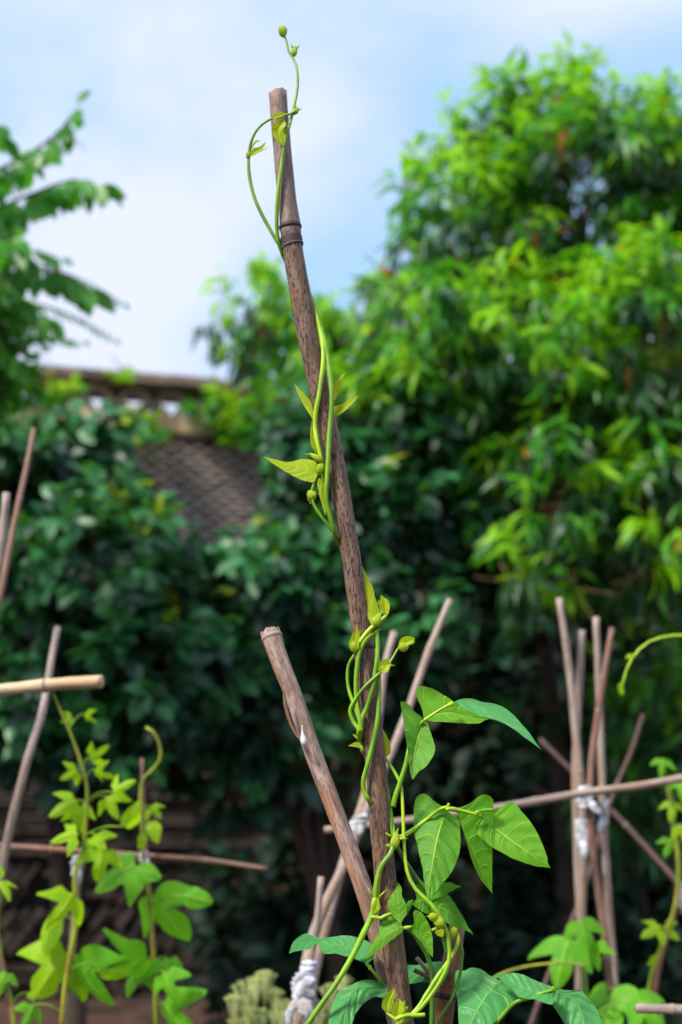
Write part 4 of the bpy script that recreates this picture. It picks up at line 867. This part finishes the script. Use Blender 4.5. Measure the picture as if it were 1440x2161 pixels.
stem(v3, c3([(530, 635, -16), (570, 655, -17), (620, 650, -17), (655, 640, -17)]), [4, 7, 8, 5], 'stem_yellow')
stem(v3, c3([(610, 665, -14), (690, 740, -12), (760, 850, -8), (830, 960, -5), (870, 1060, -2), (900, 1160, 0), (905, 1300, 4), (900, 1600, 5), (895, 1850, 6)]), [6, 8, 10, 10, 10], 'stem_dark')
L_(c3, v3, (860, 370), (1380, 738), [(870, 340), (960, 280), (1070, 255), (1130, 320), (1200, 430), (1270, 540), (1320, 640)], [(850, 430), (900, 500), (970, 550), (1060, 590), (1130, 635), (1240, 665), (1320, 700)], [(1000, 410), (1130, 500), (1260, 630)], mat='bean', Y=2, lean=.2, fold=.2, quilt=.0007, seed=11)
L_(c3, v3, (860, 335), (1248, 168), [(890, 240), (980, 160), (1050, 125), (1130, 130), (1185, 152)], [(920, 320), (1000, 290), (1075, 252), (1130, 225), (1195, 190)], [(980, 235), (1100, 185)], mat='bean', Y=6, lean=.3, fold=-.2, quilt=.0006, seed=12)
L_(c3, v3, (870, 375), (650, 385), [(850, 230), (780, 165), (710, 148), (693, 190), (722, 260), (705, 330)], [(880, 440), (880, 492), (800, 475), (730, 430), (680, 395)], [(780, 330), (700, 365)], mat='bean', Y=5, lean=.3, fold=.15, quilt=.0006, seed=13)
# --- right-hand vine with the broad leaves at the bottom
v4 = thing('bean_vine', at(925, 2165, Y1), 'thick yellow bean stems at the bottom carrying the broad bluish green leaves at lower right', 'bean vine')
c5 = Tc(940, 2010, 4.0); c7 = Tc(780, 1930, 6.545)
stem(v4, c7([(1180, 235, -6), (1215, 270, -7), (1228, 350, -8), (1195, 470, -9), (1130, 590, -10), (1060, 690, -11), (980, 800, -13), (900, 920, -15), (830, 1040, -16), (770, 1130, -17), (700, 1250, -18), (600, 1370, -19), (470, 1470, -20), (380, 1550, -20)]), [6, 8, 8, 9, 9, 9, 10], 'stem_yellow')
bud(v4, *c7([(1155, 250)])[0], 8, 12, .4, 'bud', -8, horns=0)
bud(v4, 925, 1945, 13, 15, -.9, 'bud', -22, horns=1, name='leaf_node'); bud(v4, 914, 1935, 9, 8, 0, 'bud', -24)
stem(v4, c7([(1000, 165, -20), (940, 185, -21), (860, 220, -21)]), [8, 7, 6], 'stem_yellow')
L_(c7, v4, (1030, 200), (905, 260), [(950, 200), (910, 230)], [(1020, 300), (960, 300)], Y=-8, lean=.2, **YL)
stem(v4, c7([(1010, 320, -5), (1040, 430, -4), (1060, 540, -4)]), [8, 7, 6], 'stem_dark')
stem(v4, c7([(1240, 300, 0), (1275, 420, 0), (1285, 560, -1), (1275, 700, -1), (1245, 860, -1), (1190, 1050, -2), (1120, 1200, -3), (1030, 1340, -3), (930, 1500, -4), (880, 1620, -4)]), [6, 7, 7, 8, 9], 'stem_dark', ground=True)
L_(c7, v4, (250, 1360), (348, 1008), [(172, 1290), (185, 1190), (262, 1075)], [(290, 1330), (322, 1200), (345, 1100)], Y=-26, lean=0, fold=-.4, **YL)
L_(c7, v4, (290, 1330), (368, 1075), [(290, 1200), (330, 1110)], [(320, 1250), (345, 1150)], Y=-28, lean=0, fold=-.4, **YL)
L_(c7, v4, (390, 1420), (410, 1168), [(308, 1360), (318, 1270), (380, 1180)], [(470, 1350), (480, 1270), (450, 1200)], Y=-26, lean=0, fold=-.5, **YL)
L_(c7, v4, (420, 1420), (540, 1262), [(450, 1330), (500, 1280)], [(480, 1380), (520, 1320)], Y=-27, lean=0, fold=.5, **YL)
L_(c7, v4, (420, 1400), (492, 1180), [(420, 1300), (460, 1210)], [(480, 1340), (500, 1230)], Y=-28, lean=0, fold=.5, **YL)
stem(v4, c7([(235, 1350, -25), (280, 1390, -26), (330, 1425, -27), (380, 1480, -27), (400, 1600, -27)]), [5, 6, 7, 9], 'stem_yellow')
stem(v4, c7([(360, 1450, -27), (440, 1410, -27), (520, 1390, -27), (640, 1395, -26), (765, 1385, -25)]), [9, 9, 8, 9, 8], 'stem_yellow')
L_(c7, v4, (1100, 790), (280, 860), [(1060, 665), (900, 652), (740, 680), (640, 700), (520, 695), (380, 760)], [(1050, 900), (960, 960), (860, 965), (760, 932), (640, 942), (540, 960), (420, 930)], mat='bean_mature', Y=38, lean=1.0, fold=.2, seed=14)
L_(c5, v4, (490, 243), (150, 860), [(410, 215), (345, 172), (290, 138), (215, 128), (160, 155), (95, 153), (80, 250), (95, 350), (110, 500), (118, 650)], [(550, 290), (622, 355), (590, 410), (540, 450), (450, 550), (390, 620), (290, 740)], [(400, 300), (300, 440), (215, 604)], mat='bean_mature', Y=-20, lean=.9, fold=.15, quilt=.0010, nL=48, nW=13, seed=15)
L_(c5, v4, (910, 332), (423, 185), [(905, 292), (830, 263), (720, 218), (630, 178), (500, 178)], [(905, 436), (760, 397), (690, 392), (620, 372), (540, 290), (480, 242)], [(780, 330), (640, 295), (530, 230)], mat='bean_mature', Y=-12, lean=1.1, fold=-.15, quilt=.0008, nL=40, nW=11, seed=16)
L_(c5, v4, (912, 308), (1285, 850), [(960, 308), (1060, 322), (1140, 318), (1190, 365), (1235, 420), (1285, 490), (1312, 560), (1335, 650)], [(888, 360), (895, 420), (950, 510), (1000, 590), (1070, 690), (1170, 790)], [(990, 350), (1075, 390), (1140, 490), (1165, 590)], mat='bean_mature', Y=-18, lean=.6, fold=.3, quilt=.0012, nL=48, nW=13, seed=17)
L_(c5, v4, (1272, 500), (1432, 560), [(1330, 498), (1385, 518)], [(1320, 540), (1375, 568)], mat='bean', Y=-6, lean=.3, nL=20, nW=6, seed=18)
stem(v4, c5([(920, 318, -21), (860, 330, -22), (730, 375, -22), (600, 420, -22), (540, 470, -19), (470, 550, -16), (390, 640, -14), (250, 800, -10), (100, 1000, -8)]), [5, 8, 8, 9, 9, 9], 'stem')
bud(v4, *c5([(915, 310)])[0], 4, 6, -.4, 'stem', -22); bud(v4, *c5([(625, 372)])[0], 3, 5, -.3, 'stem_yellow', -22)
# --- left-hand leaves at the bottom
v5 = thing('bean_vine', at(880, 2165, Y1-.02), 'bean vine behind the stakes with one long wavy leaf and one drooping leaf', 'bean vine')
c4 = Tc(600, 1950, 4.8)
L_(c4, v5, (835, 405), (48, 302), [(905, 340), (908, 250), (870, 190), (780, 150), (720, 130), (600, 115), (480, 130), (380, 140), (300, 120), (220, 95), (150, 130), (88, 190)], [(780, 380), (700, 345), (620, 325), (520, 300), (400, 300), (375, 260), (330, 198), (270, 247), (180, 268), (100, 280)], [(740, 290), (600, 220), (450, 205), (340, 165), (220, 165), (110, 225)], mat='bean_mature', Y=-8, lean=1.1, fold=0, quilt=.0006, nL=52, nW=11, seed=19)
L_(c4, v5, (1066, 690), (480, 1350), [(1050, 630), (980, 590), (870, 563), (740, 590), (620, 645), (550, 690), (500, 780), (470, 880), (445, 1000), (430, 1200)], [(1010, 745), (930, 735), (850, 770), (780, 830), (730, 900), (700, 980), (650, 1100), (560, 1250)], [(920, 640), (790, 630), (690, 710), (620, 850), (560, 1000)], mat='bean_mature', Y=-26, lean=.9, fold=.25, quilt=.0010, nL=52, nW=13, seed=20)
stem(v5, c4([(835, 400, -8), (870, 450, -6), (930, 520, -2), (990, 585, 4), (1060, 680, 24), (1150, 800, 40), (1250, 1000, 48)]), [6, 8, 8, 7], 'stem_yellow', ground=True)
bud(v5, *c4([(868, 442)])[0], 3, 5, .3, 'stem_yellow', -8)

# ------------------------------------------------------------ out-of-focus vines on the trellis
def lobed(root, px, py, size, Y, rot=0.0, mat='lobed', lobes=3, seed=0, tilt=0.5, lean=0.3):
    """three- or five-lobed leaf hanging from its base at (px,py); rot 0 = tip down"""
    rd = random.Random(seed*17+3); k = Y/FPX; L = size*k; c = at(px, py, Y)
    if lobes == 3: out = [(0, .0), (-.16, .06), (-.36, .0), (-.58, .22), (-.72, .52), (-.42, .42), (-.19, .42), (-.20, .66), (0, 1.05), (.20, .66), (.19, .42), (.42, .42), (.72, .52), (.58, .22), (.36, .0), (.16, .06)]
    elif lobes == 5: out = [(0, .02), (-.2, -.10), (-.44, -.06), (-.60, .16), (-.84, .56), (-.48, .44), (-.24, .44), (-.28, .70), (0, 1.1), (.28, .70), (.24, .44), (.48, .44), (.84, .56), (.60, .16), (.44, -.06), (.2, -.10)]
    else: out = [(0, 0), (-.2, -.02), (-.36, .2), (-.38, .45), (-.25, .75), (0, 1.0), (.25, .75), (.38, .45), (.36, .2), (.2, -.02)]
    pts = resamp([(x*(1+rd.uniform(-.12, .12)), y*(1+rd.uniform(-.1, .1)), 0) for x, y in out+[out[0]]], 41)[:-1]
    cen = (0, .36); V = []; U = []; F = []; rings = 5; n = len(pts)
    ty = rd.uniform(-1.6, 1.6)*tilt; rm = Matrix.Rotation(rot, 3, 'Y') @ Matrix.Rotation(ty, 3, 'Z') @ Matrix.Rotation(-lean + rd.uniform(-.3, .3), 3, 'X')
    for r_ in range(rings+1):
        f = r_/rings
        for p in pts:
            x = cen[0]+(p[0]-cen[0])*f; y = cen[1]+(p[1]-cen[1])*f
            dep = 0.45*(x*x)*1.2 + 0.5*max(y-.3, 0)**2 + 0.05*noise.noise(Vector((x*3, y*3, seed)))-0.04*(1-min(1, abs(x)*8))
            V.append(c + rm @ Vector((x*L, dep*L, -y*L))); U.append((x, y))
    for r_ in range(rings):
        for i in range(n): F.append((r_*n+i, r_*n+(i+1) % n, (r_+1)*n+(i+1) % n, (r_+1)*n+i))
    return link('leaf', mesh('leaf', V, F, [M[mat]], U), root)
def fstem(root, pts, Y, w, mat, name='stem'):
    k = Y/FPX; P = resamp([at(p[0], p[1], Y) for p in pts], 40); b = MB(); ww = np.interp(np.linspace(0, 1, 40), np.linspace(0, 1, len(w)), w); b.tube(P, ww*k*.5, 8, jitter=.1); return b.build(name, M[mat], root)
def ext(pts, Y):
    """carries a stem on down to the soil"""
    return pts
def soft_vine(label, pts, Y, w, mat, leaves, petioles=True, ground=True):
    base = at(pts[-1][0], pts[-1][1], Y); g = Vector((base.x, Y, terrain_z(base.x, Y)))
    root = thing('climbing_vine', g, label, 'climbing vine'); fstem(root, pts, Y, w, mat)
    if ground:
        b = MB(); b.tube(resamp([base, base.lerp(g, .5)+Vector((.02, 0, 0)), g-Vector((0, 0, .03))], 14), w[-1]*.5*Y/FPX, 7); b.build('lower_stem', M[mat], root)
    A = catmull([np.array(p, float) for p in pts], 80)
    for i, lf in enumerate(leaves):
        px, py, sz, rot, mt, lb = lf; dz = random.uniform(-.05, .03)
        lf_ = lobed(root, px, py, sz*.84, Y+dz, R(rot), mt, lb, seed=i+int(px))
        if petioles:
            j = int(np.argmin(np.hypot(A[:, 0]-px, A[:, 1]-(py+18)))); q0 = at(A[j, 0], A[j, 1], Y); q1 = at(px, py, Y+dz); b = MB()
            b.tube(resamp([q0, q0.lerp(q1, .5)+Vector((0, 0, .006)), q1], 8), .0011, 6); b.build('petiole', M['stem'], lf_)
    return root
yl, gr = 'lobed_yellow', 'lobed'
soft_vine('yellow-green lobed-leaf vine climbing the left cane to the tan pole', [(112, 1462), (128, 1500), (148, 1545), (168, 1600), (184, 1660), (182, 1720), (176, 1790), (158, 1850), (162, 1930), (150, 2010), (138, 2080), (130, 2170)], 2.26, [3, 6, 7, 8, 9, 10, 11, 11], 'stem_red',
    [(152, 1510, 30, 60, yl, 3), (180, 1505, 34, -50, yl, 3), (165, 1625, 48, 60, yl, 3), (190, 1600, 52, -120, yl, 3), (200, 1625, 50, -70, yl, 3), (165, 1690, 74, 55, yl, 3), (172, 1700, 70, -5, yl, 3), (225, 1680, 62, -30, yl, 3), (240, 1672, 52, -120, yl, 3), (165, 1760, 66, 75, yl, 3),
     (200, 1760, 62, -30, yl, 3), (265, 1745, 66, -150, yl, 1), (215, 1790, 80, 5, yl, 3), (155, 1885, 92, 40, yl, 3), (120, 1930, 92, 10, yl, 1), (140, 2010, 130, 35, yl, 5), (165, 2020, 120, -35, gr, 5), (210, 2040, 70, -75, yl, 1), (70, 2120, 60, 30, gr, 3)])
soft_vine('vine with a hooked green tip and orange-brown stem on the second cane from the left', [(308, 1535), (325, 1546), (338, 1575), (338, 1602), (322, 1625), (302, 1645), (296, 1700), (300, 1760), (306, 1830), (314, 1890), (322, 1980), (326, 2060), (330, 2170)], 2.34, [6, 6, 7, 7, 8, 9, 10, 10], 'stem_red',
    [(318, 1700, 42, -40, yl, 3), (320, 1735, 50, -20, yl, 1), (305, 1760, 38, 20, yl, 1), (285, 1825, 105, 55, gr, 5), (290, 1835, 62, -75, gr, 1), (325, 1890, 125, -35, gr, 5), (390, 1890, 70, -75, gr, 1), (310, 2020, 110, 65, gr, 5), (300, 2030, 84, 25, gr, 3), (350, 2020, 78, -5, gr, 3), (345, 2050, 78, -30, gr, 3), (350, 2115, 110, -60, gr, 5)])
soft_vine('vine stem with small leaves cut off by the left edge', [(0, 1790), (5, 1830), (0, 1880), (-6, 1960), (6, 2040), (22, 2110), (30, 2170)], 2.2, [9, 10, 10, 11], 'stem_red', [(2, 1860, 48, -20, yl, 3), (10, 2050, 52, 10, gr, 3), (0, 1830, 40, 20, yl, 1), (60, 2095, 22, -40, yl, 1)])
soft_vine('green-leaved vine low on the tied cane group at right', [(1240, 1950), (1236, 2000), (1232, 2050), (1240, 2110), (1250, 2170)], 2.4, [6, 8, 9, 9], 'stem', [(1225, 1945, 66, -15, gr, 5), (1200, 1985, 96, 15, gr, 5), (1250, 1985, 70, -10, gr, 3), (1300, 2085, 130, 5, gr, 5), (1345, 2110, 90, -40, gr, 5)])
soft_vine('small-leaved vine on the orange cane at the right edge', [(1412, 1660), (1424, 1740), (1432, 1820), (1428, 1900), (1400, 1985), (1375, 2060), (1360, 2170)], 2.55, [6, 9, 9, 9], 'stem_red', [(1420, 1690, 50, 10, yl, 3), (1430, 1740, 52, -20, yl, 3), (1418, 1770, 48, 25, gr, 3), (1395, 1955, 58, 55, yl, 3), (1398, 1955, 52, -50, yl, 3), (1388, 2020, 30, 60, yl, 1), (1440, 1640, 60, 0, gr, 3), (1400, 1600, 44, 10, gr, 3)])
soft_vine('thin arching tendril with a yellow tip at the right edge above the crosspiece', [(1310, 1468), (1314, 1445), (1326, 1405), (1345, 1375), (1375, 1352), (1410, 1343), (1450, 1342), (1520, 1380), (1560, 1500), (1570, 1800), (1560, 2170)], 2.2, [4, 6, 8, 9, 10, 10], 'stem_yellow', [(1312, 1440, 26, 10, yl, 1), (1336, 1382, 20, 60, yl, 1), (1308, 1450, 20, -20, yl, 1)], petioles=False)
soft_vine('thin brownish tendril arching left from the leaves at the lower right', [(1240, 2037), (1180, 2033), (1110, 2040), (1060, 2055), (1030, 2075), (1010, 2120), (1005, 2170)], 2.3, [4, 5, 5, 5], 'stem_red', [], petioles=False)

# umbel flowers at the bottom
g = at(560, 2165, 2.6); g.z = terrain_z(g.x, g.y)
fl = thing('flowering_plant', g, 'pale yellow-green flower heads low at bottom centre beside the ragged cloth bundle', 'flowering plant')
for i, (px, py, w, h) in enumerate([(520, 2090, 62, 34), (560, 2062, 40, 26), (545, 2150, 70, 40), (600, 2128, 46, 30), (700, 2095, 50, 34), (580, 2098, 34, 20), (672, 2140, 56, 40), (495, 2110, 40, 18), (540, 2072, 34, 20), (525, 2135, 30, 20), (590, 2150, 40, 24), (725, 2070, 30, 20), (505, 2160, 50, 20)]):
    c = at(px, py, 2.6+random.uniform(-.05, .05)); k = 2.6/FPX; b = MB(); st = c-Vector((0, 0, .05))
    b.tube(resamp([st, st.lerp(g, .5)+Vector((random.uniform(-.03, .03), 0, 0)), g], 14), [.002]*14, 6)
    fs = b.build('flower_stalk', M['stem'], fl); b = MB()
    for q in range(16):
        a = 6.283*(q*.618); r = math.sqrt((q+.5)/16); p = c+Vector((r*w*k*.55*math.cos(a), r*w*k*.55*math.sin(a), (1-r*r)*h*k*.5+random.uniform(-.1, .1)*h*k))
        b.tube([st, st.lerp(p, .6)+Vector((0, 0, .002)), p], [.0006, .0005, .0004], 3)
        for f_ in range(9):
            o = Vector((random.gauss(0, 1), random.gauss(0, 1), random.gauss(0, .4)))*w*k*.055
            for u_ in range(3):
                d = Vector((random.uniform(-1, 1), random.uniform(-1, 1), random.uniform(0, .8))).normalized()*.0026; e = d.cross(Vector((0, .3, 1))).normalized()*.0011
                b.add([p+o-e*.3, p+o+d*.5-e, p+o+d, p+o+d*.5+e], [(0, 1, 2, 3)])
    b.build('flower_head', M['flower'], fs)
